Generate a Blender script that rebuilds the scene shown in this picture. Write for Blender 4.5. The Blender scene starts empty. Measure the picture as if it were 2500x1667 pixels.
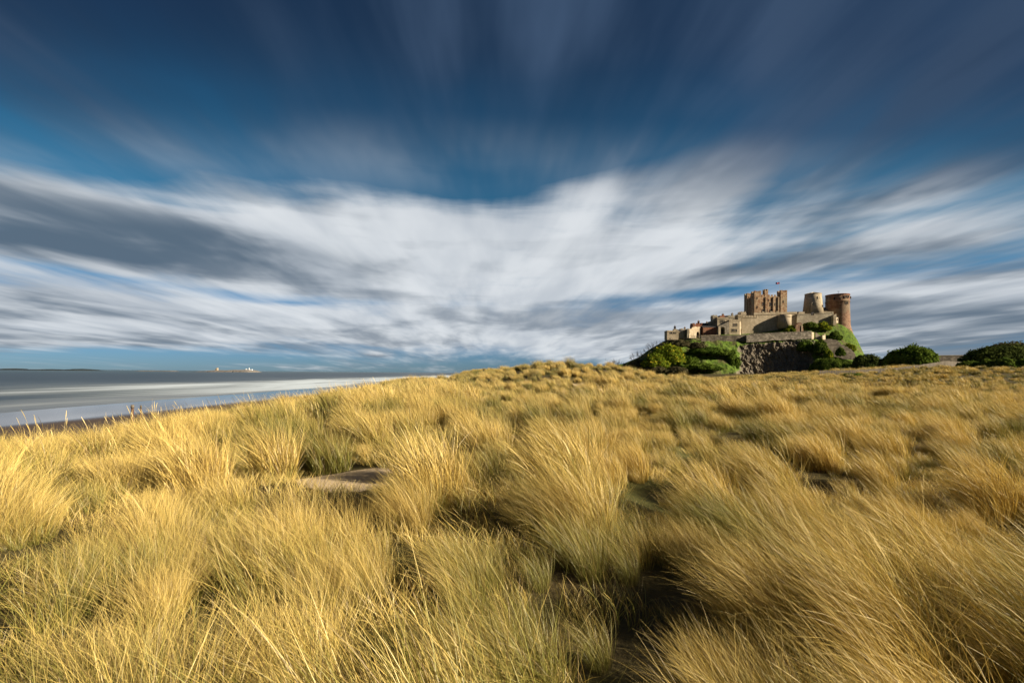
import bpy, bmesh, math, random
import numpy as np
from mathutils import Vector, Matrix

random.seed(7)
RNG = np.random.default_rng(7)
SC = bpy.context.scene
COL = SC.collection
R = math.radians

# ------------------------------------------------------------------ camera
EYE = 12.0                      # eye height above the sea, metres
FPX = 2500 * 16 / 36            # 16 mm lens on a 36 mm sensor, in photo pixels
ROLL = 0.0085
HOR = 911.0                     # horizon row at the middle of the photo
cd = bpy.data.cameras.new('camera')
cd.lens = 16; cd.sensor_width = 36; cd.sensor_fit = 'HORIZONTAL'
cd.shift_y = (HOR - 833.5) / 2500
cd.clip_start = 0.05; cd.clip_end = 90000
cam = bpy.data.objects.new('camera', cd); COL.objects.link(cam)
ca, sa = math.cos(ROLL), math.sin(ROLL)
cam.matrix_world = Matrix(((ca, -sa, 0, 0), (0, 0, -1, 0), (sa, ca, 0, EYE), (0, 0, 0, 1)))
SC.camera = cam

# ------------------------------------------------------------------ sun and sky
SUN_AZ, SUN_EL = 106, 23        # clockwise from the view direction (+Y)
sdir = Vector((math.sin(R(SUN_AZ)) * math.cos(R(SUN_EL)), math.cos(R(SUN_AZ)) * math.cos(R(SUN_EL)), math.sin(R(SUN_EL))))
sl = bpy.data.lights.new('sun', 'SUN'); sl.energy = 5.0; sl.angle = R(0.6); sl.color = (1.0, 0.87, 0.68)
so = bpy.data.objects.new('sun', sl); COL.objects.link(so)
so.rotation_euler = sdir.to_track_quat('Z', 'Y').to_euler(); so.location = (30, -10, 60)

SC.render.engine = 'CYCLES'
SC.view_settings.view_transform = 'Standard'; SC.view_settings.look = 'None'
SC.view_settings.gamma = 1; SC.view_settings.use_curve_mapping = False
SC.view_settings.exposure = 1.1
SC.cycles.use_denoising = True
SC.cycles.max_bounces = 5; SC.cycles.diffuse_bounces = 3; SC.cycles.glossy_bounces = 2
SC.cycles.transmission_bounces = 3; SC.cycles.transparent_max_bounces = 6
SC.cycles.sample_clamp_indirect = 4
SC.cycles.caustics_reflective = False; SC.cycles.caustics_refractive = False


class NT:
    """tiny expression helper for node trees"""
    def __init__(self, tree):
        self.t = tree; self.n = tree.nodes; self.l = tree.links
    def put(self, sock, v):
        if isinstance(v, bpy.types.NodeSocket): self.l.new(v, sock)
        elif v is not None: sock.default_value = v
    def node(self, typ, **kw):
        nd = self.n.new(typ)
        for k, v in kw.items(): setattr(nd, k, v)
        return nd
    def m(self, op, a, b=None, c=None, clamp=False):
        nd = self.node('ShaderNodeMath', operation=op, use_clamp=clamp)
        for i, v in enumerate((a, b, c)):
            if v is not None: self.put(nd.inputs[i], v)
        return nd.outputs[0]
    def add(self, *a):
        r = a[0]
        for x in a[1:]: r = self.m('ADD', r, x)
        return r
    def mul(self, *a):
        r = a[0]
        for x in a[1:]: r = self.m('MULTIPLY', r, x)
        return r
    def sub(self, a, b): return self.m('SUBTRACT', a, b)
    def ramp(self, v, lo, hi, to0=0.0, to1=1.0, smooth=True):
        nd = self.node('ShaderNodeMapRange', interpolation_type='SMOOTHSTEP' if smooth else 'LINEAR', clamp=True)
        for k, x in (('Value', v), ('From Min', lo), ('From Max', hi), ('To Min', to0), ('To Max', to1)): self.put(nd.inputs[k], x)
        return nd.outputs['Result']
    def mix(self, f, a, b, blend='MIX'):
        nd = self.node('ShaderNodeMix', data_type='RGBA', blend_type=blend)
        self.put(nd.inputs['Factor'], f)
        for k, v in (('A', a), ('B', b)):
            s = [i for i in nd.inputs if i.name == k and i.type == 'RGBA'][0]
            if isinstance(v, tuple) and len(v) == 3: v = (*v, 1)
            self.put(s, v)
        return [o for o in nd.outputs if o.type == 'RGBA'][0]
    def vec(self, x, y, z=0.0):
        nd = self.node('ShaderNodeCombineXYZ')
        for i, v in enumerate((x, y, z)): self.put(nd.inputs[i], v)
        return nd.outputs[0]
    def noise(self, vec, scale=1.0, detail=3.0, rough=0.5, dist=0.0, col=False):
        nd = self.node('ShaderNodeTexNoise')
        if vec is not None: self.l.new(vec, nd.inputs['Vector'])
        nd.inputs['Scale'].default_value = scale; nd.inputs['Detail'].default_value = detail
        nd.inputs['Roughness'].default_value = rough; nd.inputs['Distortion'].default_value = dist
        return nd.outputs['Color' if col else 'Fac']
    def scale(self, vec, s):
        nd = self.node('ShaderNodeMapping'); self.l.new(vec, nd.inputs['Vector']); nd.inputs['Scale'].default_value = s
        return nd.outputs[0]


def make_world():
    w = bpy.data.worlds.new('World'); SC.world = w; w.use_nodes = True
    t = w.node_tree; t.nodes.clear(); N = NT(t)
    tc = N.node('ShaderNodeTexCoord')
    sp = N.node('ShaderNodeSeparateXYZ'); N.l.new(tc.outputs['Generated'], sp.inputs[0])
    x, y, z = sp.outputs
    zc = N.m('MAXIMUM', z, 0.0)
    # clouds lie on a flat layer overhead and are drawn out along the wind, which blows roughly down the view
    yaw = R(-4)
    xr = N.add(N.mul(x, math.cos(yaw)), N.mul(y, -math.sin(yaw)))
    yr = N.add(N.mul(x, math.sin(yaw)), N.mul(y, math.cos(yaw)))
    zz = N.add(zc, 0.06)
    q = N.m('DIVIDE', xr, zz); r = N.m('DIVIDE', yr, zz)
    az = N.m('ARCTAN2', x, y); el = N.m('ARCSINE', zc)

    def aim(px, py):                                                   # a point of the sky as (azimuth, elevation)
        u, v = (px - 1250) / FPX, (HOR - py) / FPX + ROLL * (px - 1250) / FPX
        return math.atan(u), math.atan(v * math.cos(math.atan(u)))

    dirv = N.vec(az, el)

    def blob(px, py, w, h, tilt=0.0):
        a, e = aim(px, py); ca_ = math.cos(a)
        mp = N.node('ShaderNodeMapping', vector_type='TEXTURE'); N.l.new(dirv, mp.inputs['Vector'])
        mp.inputs['Location'].default_value = (a, e, 0); mp.inputs['Rotation'].default_value = (0, 0, R(tilt))
        mp.inputs['Scale'].default_value = (2.3 * w / FPX * ca_ * ca_, 2.3 * h / FPX * ca_, 1)
        gr = N.node('ShaderNodeTexGradient', gradient_type='QUADRATIC_SPHERE'); N.l.new(mp.outputs[0], gr.inputs[0])
        return gr.outputs['Fac']

    def blobs(base, lst):
        for px, py, w, h, tl, wt in lst: base = N.m('MULTIPLY_ADD', blob(px, py, w, h, tl), wt * 1.12, base)
        return base

    fwd = N.m('DIVIDE', zc, N.m('MAXIMUM', yr, 0.12))                   # small = the bank of cloud far ahead, large = overhead
    hi = N.ramp(fwd, 0.26, 0.58)
    broad = N.noise(N.vec(N.mul(q, 0.60), N.mul(r, 0.26), 3.3), 1.0, 3, 0.5, 0.3)
    streak = N.noise(N.vec(N.mul(q, 2.1), N.mul(r, 0.50), 8.1), 1.0, 4, 0.52, 0.3)
    fine = N.noise(N.vec(N.mul(q, 6.0), N.mul(r, 1.0), 1.7), 1.0, 4, 0.55, 0.2)
    tone = N.noise(N.vec(N.mul(q, 1.3), N.mul(r, 0.62), 21.0), 1.0, 4, 0.52, 0.3)
    fa = N.add(0.30, N.mul(hi, -0.10))
    low = N.sub(1.0, hi)
    lay = N.noise(N.vec(N.mul(az, 2.8), N.mul(el, 18.0), 5.0), 1.0, 5, 0.56, 0.35)      # far stratus seen edge-on
    cover = N.add(N.mul(N.sub(broad, 0.5), 1.0), N.mul(N.sub(streak, 0.5), N.add(0.65, N.mul(hi, 0.65))), N.mul(N.sub(fine, 0.5), fa), N.mul(N.sub(lay, 0.5), low, 1.5))
    base = N.add(N.ramp(fwd, 0.14, 0.44, 0.40, 0.02), N.ramp(fwd, 0.52, 0.72, 0.0, 0.22))
    base = N.add(base, N.mul(N.ramp(fwd, 0.012, 0.062, 1.0, 0.0), -0.50))     # thinner above the horizon
    base = blobs(base, [
        (1100, 455, 230, 42, -6, -0.42), (800, 400, 440, 60, -6, -0.40), (1480, 350, 330, 60, 10, -0.60), (1240, 270, 420, 90, 0, -0.18),
        (230, 370, 520, 62, 0, -0.75), (300, 535, 560, 50, 0, 0.70), (1000, 550, 460, 56, -3, 0.55), (1450, 470, 240, 62, 8, 0.60), (1760, 440, 220, 60, 26, 0.35),
        (1150, 660, 700, 60, 0, 0.40), (250, 600, 520, 50, 0, 0.45), (700, 738, 240, 14, 0, -0.55), (250, 672, 300, 12, -3, -0.35),
        (1780, 705, 330, 20, 3, -0.75), (1260, 610, 90, 12, 6, -0.5), (2060, 575, 330, 20, 10, -0.55), (1960, 400, 300, 34, 33, -0.42),
        (2300, 420, 320, 110, 24, 0.40), (2000, 630, 420, 45, 3, 0.40), (1860, 160, 260, 120, 48, 0.35), (2250, 230, 420, 60, 32, 0.35),
        (820, 400, 260, 40, -14, 0.16), (1080, 60, 60, 90, 0, 0.22), (150, 780, 900, 60, 0, 0.40), (1100, 790, 700, 50, 0, 0.35), (2200, 760, 600, 90, 0, 0.40),
        (120, 866, 700, 20, 0, -0.35), (920, 866, 40, 8, 0, 0.6)])
    cv = N.add(cover, base)
    veil = N.ramp(N.add(N.mul(streak, 0.5), N.mul(broad, 0.3), N.mul(tone, 0.2)), 0.36, 0.66, 0.0, 0.85)
    dens = N.m('MAXIMUM', N.ramp(cv, -0.30, 0.62), N.mul(veil, N.ramp(fwd, 0.34, 0.56)))        # thin slate veil overhead

    sky = N.node('ShaderNodeTexSky', sky_type='NISHITA')
    sky.sun_disc = False; sky.sun_elevation = R(SUN_EL); sky.sun_rotation = R(SUN_AZ)
    sky.air_density = 1.0; sky.dust_density = 0.2; sky.ozone_density = 3.0; sky.altitude = 10
    hs = N.node('ShaderNodeHueSaturation'); N.l.new(sky.outputs[0], hs.inputs['Color'])
    hs.inputs['Saturation'].default_value = 1.15; hs.inputs['Value'].default_value = 0.62
    blue = N.mix(1.0, hs.outputs[0], N.mix(N.ramp(el, R(0), R(16)), (0.38, 0.66, 1.25), (0.42, 1.0, 1.0)), 'MULTIPLY')
    blue = N.mix(N.ramp(fwd, 0.40, 0.80), blue, N.mix(1.0, blue, (0.75, 0.42, 0.48), 'MULTIPLY'))

    # cloud brightness: white where the low cloud is lit, slate where the layer hangs overhead
    high = N.ramp(fwd, 0.36, 0.58)
    side = N.ramp(N.m('ABSOLUTE', az), R(12), R(46))
    ltone = N.noise(N.vec(N.mul(az, 2.0), N.mul(el, 13.0), 17.0), 1.0, 4, 0.5, 0.35)
    tl = N.add(N.mul(tone, N.add(0.4, N.mul(hi, 0.6))), N.mul(ltone, N.mul(low, 0.6)))
    lit = blobs(N.ramp(tl, 0.40, 0.57, 0.05, 0.92), [
        (1480, 500, 300, 90, 6, 0.55), (1150, 600, 260, 60, 0, 0.3), (1160, 680, 130, 45, 0, 0.6), (900, 550, 460, 55, -5, 0.50), (330, 480, 300, 40, 0, 0.45), (1250, 740, 700, 70, 0, 0.40), (1500, 600, 400, 50, 0, 0.3),
        (120, 605, 480, 46, -3, -0.75), (420, 590, 560, 50, -2, -0.35), (2250, 430, 420, 120, 24, -0.35), (1750, 660, 300, 30, 4, -0.3), (900, 640, 600, 26, -2, -0.40), (2420, 760, 420, 130, 0, -0.28), (60, 700, 420, 50, 0, -0.45), (500, 790, 400, 20, 0, -0.2)])
    lit = N.ramp(N.add(lit, N.mul(N.sub(streak, 0.5), 0.5)), -0.45, 1.18)
    low_c = N.mix(lit, (0.95, 1.35, 1.85), N.mix(N.ramp(streak, 0.3, 0.7), (5.0, 5.4, 5.9), (6.9, 7.2, 7.5)))
    lit_h = N.ramp(N.add(N.mul(streak, 0.6), N.mul(tone, 0.25), N.mul(fine, 0.15)), 0.36, 0.66)
    lit_h = N.add(lit_h, N.mul(blob(1860, 150, 260, 140, 48), 0.8), N.mul(blob(2300, 330, 420, 160, 30), 0.5))
    high_c = N.mix(lit_h, (0.10, 0.25, 0.56), (0.62, 1.05, 1.85))
    cc = N.mix(high, low_c, high_c)
    cc = N.mix(N.mul(side, high, 0.5), cc, (0.16, 0.28, 0.54))
    thick = N.mul(dens, N.add(0.95, N.mul(high, -0.15)))
    out = N.mix(thick, blue, cc)
    out = N.mix(N.ramp(z, -0.03, -0.005, 1.0, 0.0), out, (0.9, 0.85, 0.7))     # below the horizon only land and sea
    bg = N.node('ShaderNodeBackground'); N.l.new(out, bg.inputs['Color']); bg.inputs['Strength'].default_value = 0.051
    wo = N.node('ShaderNodeOutputWorld'); N.l.new(bg.outputs[0], wo.inputs['Surface'])
    w.cycles.sampling_method = 'MANUAL'; w.cycles.sample_map_resolution = 512


make_world()  # sky


# ------------------------------------------------------------------ numbers, meshes, materials
def sstep(a, b, x):
    t = np.clip((np.asarray(x, float) - a) / (b - a), 0, 1)
    return t * t * (3 - 2 * t)

def _hash(ix, iy, iz, seed):
    h = (ix.astype(np.int64) * 374761393 + iy.astype(np.int64) * 668265263 + iz.astype(np.int64) * 2147483647 + seed * 974711) & 0xffffffff
    h = ((h ^ (h >> 13)) * 1274126177) & 0xffffffff
    h = (h ^ (h >> 16)) & 0xffffffff
    return h / 4294967295.0

def vnoise(x, y, z=0.0, seed=0):
    x, y, z = np.broadcast_arrays(np.asarray(x, float), np.asarray(y, float), np.asarray(z, float))
    ix, iy, iz = np.floor(x), np.floor(y), np.floor(z)
    fx, fy, fz = x - ix, y - iy, z - iz
    fx, fy, fz = [f * f * (3 - 2 * f) for f in (fx, fy, fz)]
    out = 0.0
    for dx in (0, 1):
        for dy in (0, 1):
            for dz in (0, 1):
                w = (fx if dx else 1 - fx) * (fy if dy else 1 - fy) * (fz if dz else 1 - fz)
                out = out + w * _hash(ix + dx, iy + dy, iz + dz, seed)
    return out

def fbm(x, y, z=0.0, seed=0, oct=4, gain=0.5):
    a, s, t = 1.0, 0.0, 0.0
    for o in range(oct):
        s = s + a * vnoise(np.asarray(x) * 2 ** o, np.asarray(y) * 2 ** o, np.asarray(z) * 2 ** o, seed + o * 17); t += a; a *= gain
    return s / t

def at(px, py, Y):
    """world point seen at a photo pixel, at the distance Y ahead of the eye"""
    u, v = (px - 1250) / FPX, (HOR - py) / FPX
    return Vector((Y * (u - ROLL * v), Y, EYE + Y * (v + ROLL * u)))

def za(zx, zy, Y):            # the same from coordinates measured on an enlargement of the castle
    return at(1790 + 0.16583 * zx, 670 + 0.16583 * zy, Y)

def npmesh(name, verts, faces, smooth=False):
    me = bpy.data.meshes.new(name)
    verts = np.asarray(verts, np.float32).reshape(-1, 3); faces = np.asarray(faces, np.int32)
    k = faces.shape[1]
    me.vertices.add(len(verts)); me.vertices.foreach_set('co', verts.ravel())
    me.loops.add(faces.size); me.loops.foreach_set('vertex_index', faces.ravel())
    me.polygons.add(len(faces)); me.polygons.foreach_set('loop_start', np.arange(0, faces.size, k, dtype=np.int32))
    if smooth: me.polygons.foreach_set('use_smooth', np.ones(len(faces), bool))
    me.update(calc_edges=True); me.validate()
    return me

def fattr(me, name, vals):
    a = me.attributes.new(name, 'FLOAT', 'POINT'); a.data.foreach_set('value', np.asarray(vals, np.float32).ravel())

def link(name, me, mat=None, parent=None):
    o = bpy.data.objects.new(name, me); COL.objects.link(o)
    if mat is not None and me is not None and not me.materials: me.materials.append(mat)
    if parent is not None: o.parent = parent; o.matrix_parent_inverse = Matrix.Translation(-parent.location)
    return o

def tag(o, label=None, cat=None, group=None, kind=None):
    for k, v in (('label', label), ('category', cat), ('group', group), ('kind', kind)):
        if v: o[k] = v
    return o

def thing(name, label, cat, loc, group=None):
    o = bpy.data.objects.new(name, None); COL.objects.link(o); o.location = loc; o.empty_display_size = 0.5
    return tag(o, label, cat, group, 'thing')

class MB:
    def __init__(self): self.bm = bmesh.new()
    def prism(self, pts, z0, z1, pts_top=None):
        """footprint (x, y) raised from z0 to z1; z0/z1 may be lists"""
        n = len(pts); pt = pts_top or pts
        f = lambda z, i: z[i] if isinstance(z, (list, tuple)) else z
        a = [self.bm.verts.new((p[0], p[1], f(z0, i))) for i, p in enumerate(pts)]
        b = [self.bm.verts.new((p[0], p[1], f(z1, i))) for i, p in enumerate(pt)]
        self.bm.faces.new(a[::-1]); self.bm.faces.new(b)
        for i in range(n): self.bm.faces.new((a[i], a[(i + 1) % n], b[(i + 1) % n], b[i]))
        return self
    def box(self, x0, x1, y0, y1, z0, z1): return self.prism([(x0, y0), (x1, y0), (x1, y1), (x0, y1)], z0, z1)
    def slab(self, outline, y0, y1):
        """an outline in (x, z) given thickness from y0 (front) to y1"""
        n = len(outline)
        a = [self.bm.verts.new((p[0], y0, p[1])) for p in outline]; b = [self.bm.verts.new((p[0], y1, p[1])) for p in outline]
        self.bm.faces.new(a); self.bm.faces.new(b[::-1])
        for i in range(n): self.bm.faces.new((a[(i + 1) % n], a[i], b[i], b[(i + 1) % n]))
        return self
    def lathe(self, cx, cy, prof, n=40, cap=True):
        rings = []
        for r, z in prof:
            rings.append([self.bm.verts.new((cx + r * math.cos(2 * math.pi * i / n), cy + r * math.sin(2 * math.pi * i / n), z)) for i in range(n)])
        for k in range(len(rings) - 1):
            for i in range(n): self.bm.faces.new((rings[k][i], rings[k][(i + 1) % n], rings[k + 1][(i + 1) % n], rings[k + 1][i]))
        if cap: self.bm.faces.new(rings[0][::-1]); self.bm.faces.new(rings[-1])
        return self
    def bar(self, p0, p1, r0, r1=None, n=6):
        p0, p1 = Vector(p0), Vector(p1); r1 = r0 if r1 is None else r1
        d = (p1 - p0).normalized(); s = d.orthogonal().normalized(); t = d.cross(s)
        A = [self.bm.verts.new(p0 + r0 * (s * math.cos(2 * math.pi * i / n) + t * math.sin(2 * math.pi * i / n))) for i in range(n)]
        B = [self.bm.verts.new(p1 + r1 * (s * math.cos(2 * math.pi * i / n) + t * math.sin(2 * math.pi * i / n))) for i in range(n)]
        self.bm.faces.new(A[::-1]); self.bm.faces.new(B)
        for i in range(n): self.bm.faces.new((A[i], A[(i + 1) % n], B[(i + 1) % n], B[i]))
        return self
    def build(self, name, mat, parent=None, smooth=False):
        bmesh.ops.recalc_face_normals(self.bm, faces=self.bm.faces[:])
        me = bpy.data.meshes.new(name); self.bm.to_mesh(me); self.bm.free()
        if smooth:
            for p in me.polygons: p.use_smooth = abs(p.normal.z) < 0.9
        return link(name, me, mat, parent)

def material(name, fn, rough=0.9, spec=0.2):
    m = bpy.data.materials.new(name); m.use_nodes = True
    t = m.node_tree; t.nodes.clear(); N = NT(t)
    out = N.node('ShaderNodeOutputMaterial'); b = N.node('ShaderNodeBsdfPrincipled')
    b.inputs['Roughness'].default_value = rough; b.inputs['Specular IOR Level'].default_value = spec
    N.l.new(b.outputs[0], out.inputs['Surface'])
    N.out = out; N.b = b; N.m_ = m
    geo = N.node('ShaderNodeNewGeometry'); N.P = geo.outputs['Position']; N.Nrm = geo.outputs['Normal']
    c = fn(N)
    if c is not None:
        if isinstance(c, tuple): b.inputs['Base Color'].default_value = (*c, 1)
        else: N.l.new(c, b.inputs['Base Color'])
    return m

def bump(N, h, strength=0.5, dist=0.1):
    nd = N.node('ShaderNodeBump'); nd.inputs['Strength'].default_value = strength; nd.inputs['Distance'].default_value = dist
    N.l.new(h, nd.inputs['Height']); N.l.new(nd.outputs[0], N.b.inputs['Normal'])

def stone(name, c_a, c_b, c_c, patch=0.25, course=0.55, mottled=0.5):
    """coursed masonry: blocks of three tones, stained and weathered"""
    def fn(N):
        sp = N.node('ShaderNodeSeparateXYZ'); N.l.new(N.P, sp.inputs[0])
        along = N.add(sp.outputs[0], N.mul(sp.outputs[1], 0.83))
        br = N.node('ShaderNodeTexBrick'); N.l.new(N.vec(along, sp.outputs[2], 0.0), br.inputs['Vector'])
        br.inputs['Scale'].default_value = 1.0; br.inputs['Brick Width'].default_value = course * 2.1; br.inputs['Row Height'].default_value = course
        br.inputs['Mortar Size'].default_value = 0.03; br.inputs['Mortar Smooth'].default_value = 0.3
        br.inputs['Color1'].default_value = (0, 0, 0, 1); br.inputs['Color2'].default_value = (1, 1, 1, 1); br.inputs['Mortar'].default_value = (0.5, 0.5, 0.5, 1)
        n1 = N.noise(N.P, 0.42, 6, 0.72); n2 = N.noise(N.P, patch, 4, 0.6)
        blk = N.node('ShaderNodeRGBToBW'); N.l.new(br.outputs['Color'], blk.inputs[0])
        f = N.add(N.mul(N.sub(n1, 0.5), 1.6 * mottled), N.mul(N.sub(blk.outputs[0], 0.5), 0.55), 0.5)
        c = N.mix(N.ramp(f, 0.22, 0.78), (*c_a, 1), (*c_b, 1))
        c = N.mix(N.ramp(n2, 0.46, 0.66), c, (*c_c, 1))
        streaks = N.noise(N.scale(N.P, (0.8, 0.8, 0.12)), 1.0, 4, 0.6)                 # rain staining
        c = N.mix(N.ramp(streaks, 0.50, 0.74, 0.0, 0.55), c, N.mix(1.0, c, (0.42, 0.42, 0.40), 'MULTIPLY'))
        bump(N, N.add(N.mul(n1, 0.6), N.mul(br.outputs['Fac'], -0.5)), 0.7, 0.18)
        return c
    return material(name, fn, 0.92, 0.15)

M = {}
M['keep'] = stone('keep_sandstone', (0.27, 0.145, 0.08), (0.46, 0.335, 0.205), (0.36, 0.285, 0.18), 0.16, 0.5, 1.3)
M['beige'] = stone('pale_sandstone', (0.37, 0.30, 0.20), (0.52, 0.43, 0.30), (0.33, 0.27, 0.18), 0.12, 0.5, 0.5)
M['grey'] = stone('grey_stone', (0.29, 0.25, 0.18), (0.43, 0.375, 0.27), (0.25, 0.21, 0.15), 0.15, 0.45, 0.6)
M['pale'] = stone('pale_sunlit_stone', (0.48, 0.38, 0.25), (0.60, 0.50, 0.35), (0.36, 0.28, 0.18), 0.25, 0.5, 0.7)  # pale masonry, also used to paint sunlight onto wall faces turned right
M['red'] = stone('red_sandstone', (0.17, 0.088, 0.055), (0.30, 0.19, 0.12), (0.235, 0.18, 0.118), 0.13, 0.45, 1.3)
M['brick'] = stone('brick_red', (0.22, 0.085, 0.05), (0.33, 0.15, 0.085), (0.26, 0.14, 0.085), 0.2, 0.3, 0.9)
M['rubble'] = stone('dark_rubble', (0.115, 0.095, 0.07), (0.22, 0.185, 0.14), (0.08, 0.068, 0.05), 0.3, 0.6, 1.0)
M['edge'] = stone('mottled_rubble', (0.14, 0.12, 0.09), (0.34, 0.295, 0.23), (0.17, 0.15, 0.115), 0.35, 0.5, 1.5)
M['slate'] = material('slate_roof', lambda N: N.mix(N.noise(N.P, 0.8, 4), (0.035, 0.035, 0.04), (0.085, 0.08, 0.075)), 0.75)
M['glass'] = material('dark_glass', lambda N: (0.010, 0.011, 0.013), 0.6, 0.2)
M['iron'] = material('dark_iron', lambda N: (0.03, 0.028, 0.027), 0.6)
M['white'] = material('white_paint', lambda N: N.mix(N.noise(N.P, 0.3, 3), (0.72, 0.72, 0.70), (0.82, 0.82, 0.80)), 0.6)
def _wood(N):
    n = N.noise(N.scale(N.P, (6, 6, 0.7)), 1.0, 5, 0.6)
    bump(N, n, 0.5, 0.03)
    return N.mix(N.ramp(n, 0.3, 0.7), (0.085, 0.07, 0.05), (0.19, 0.16, 0.12))
M['wood'] = material('weathered_wood', _wood, 0.85)
def _post(N):
    n = N.noise(N.scale(N.P, (30, 30, 4)), 1.0, 5, 0.6)
    bump(N, n, 0.6, 0.01)
    return N.mix(n, (0.05, 0.03, 0.022), (0.16, 0.085, 0.06))
M['post'] = material('stained_post_wood', _post, 0.8)
M['flag_red'] = material('flag_red', lambda N: (0.32, 0.03, 0.035), 0.8)
M['flag_blue'] = material('flag_blue', lambda N: (0.02, 0.03, 0.10), 0.8)


# ------------------------------------------------------------------ the dunes, beach and sea bed
PATCHES = [(-2.5, 7.1, 0.85, 0.8), (5.8, 33.0, 1.5, 3.2), (4.6, 27.5, 1.1, 1.8), (17.5, 22.0, 2.6, 0.7), (27.0, 27.0, 4.0, 0.7)]   # bare sand: x, y, half-sizes
TRACK = [(1.75, 4.6), (2.05, 5.8), (3.0, 7.6), (4.0, 9.8)]                   # a trodden hollow between the tussocks

def track_dist(x, y):
    d = np.full(np.shape(x), 1e9)
    for (x0, y0), (x1, y1) in zip(TRACK[:-1], TRACK[1:]):
        vx, vy = x1 - x0, y1 - y0
        t = np.clip(((x - x0) * vx + (y - y0) * vy) / (vx * vx + vy * vy), 0, 1)
        d = np.minimum(d, np.hypot(x - x0 - t * vx, y - y0 - t * vy))
    return d

def patch_mask(x, y):
    m = np.zeros(np.shape(x))
    wob = 0.35 * (fbm(np.asarray(x) * 1.3, np.asarray(y) * 1.3, 0, 91) - 0.5)
    for cx, cy, a, b in PATCHES:
        m = np.maximum(m, 1 - sstep(0.75, 1.15, np.hypot((x - cx) / a, (y - cy) / b) + wob))
    return m

def sea_w(x, y):
    x = np.asarray(x, float); y = np.asarray(y, float)
    edge = -9.5 + 1.6 * np.sin(y / 13.0) + 2.0 * (fbm(x / 9, y / 9, 0, 5) - 0.5) - 1.5 * sstep(30, 60, y)
    return sstep(0, 22, edge - x)

def G(x, y):
    x = np.asarray(x, float); y = np.asarray(y, float)
    r = np.hypot(x, y)
    h = -1.58 + 1.1 * (fbm(x / 7.5, y / 7.5, 0, 11, 3) - 0.5) * sstep(2, 9, r) * (1 - 0.7 * sstep(120, 300, r))
    h += 0.40 * (fbm(x / 2.2, y / 2.2, 0, 23, 2) - 0.5) * sstep(1.5, 5, r) * (1 - sstep(150, 300, r))
    h += 2.15 * np.exp(-((x - 4) / np.where(x < 4, 9.0, 15)) ** 2 - ((y - 50) / 17) ** 2)
    h -= (0.04 * sstep(-1.5, -7, x) - 0.04 * sstep(-7, -11, x)) * (1 - sstep(16, 46, y))
    h += 0.25 * np.exp(-((x - 40) / 30) ** 2 - ((y - 85) / 20) ** 2) - 0.35 * sstep(10, 30, x) * (1 - sstep(60, 100, y))
    h += 3.1 * np.exp(-((x - 118) / 44) ** 2 - ((y - 110) / 40) ** 2)
    h += 2.6 * np.exp(-((x + 9) / 15) ** 2 - ((y - 170) / 45) ** 2)
    h += 2.2 * sstep(66, 116, x) * sstep(95, 150, y) - 1.0 * sstep(105, 170, y) * (1 - sstep(66, 116, x)) * sstep(0, 20, x)
    h -= 0.20 * np.exp(-(track_dist(x, y) / 0.6) ** 2)
    z = EYE + h
    beach = np.minimum(0.0125 * (x + 140), 2.2)
    beach = np.maximum(beach, -6.0) + 0.10 * (fbm(x / 14, y / 40, 0, 31, 2) - 0.5)
    w = sea_w(x, y)
    return z * (1 - w) + beach * w

def spaced(lo, hi, step, far_lo, far_hi, ratio=1.16):
    a = list(np.arange(lo, hi + 1e-6, step)); s = step
    while a[-1] < far_hi: s *= ratio; a.append(a[-1] + s)
    s = step
    while a[0] > far_lo: s *= ratio; a.insert(0, a[0] - s)
    return np.array(a)

gx = spaced(-16, 16, 0.22, -70000, 70000, 1.09); gy = spaced(-2, 26, 0.22, -70000, 70000, 1.09)
XX, YY = np.meshgrid(gx, gy, indexing='xy')
ZZ = G(XX, YY)
nx, ny = len(gx), len(gy)
idx = np.arange(nx * ny).reshape(ny, nx)
gf = np.stack([idx[:-1, :-1], idx[:-1, 1:], idx[1:, 1:], idx[1:, :-1]], -1).reshape(-1, 4)
gme = npmesh('ground', np.stack([XX, YY, ZZ], -1), gf, True)
fattr(gme, 'sand', np.maximum(patch_mask(XX, YY), sstep(0.80, 0.95, sea_w(XX, YY))))
fattr(gme, 'track', np.exp(-(track_dist(XX, YY) / 0.6) ** 2))

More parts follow.
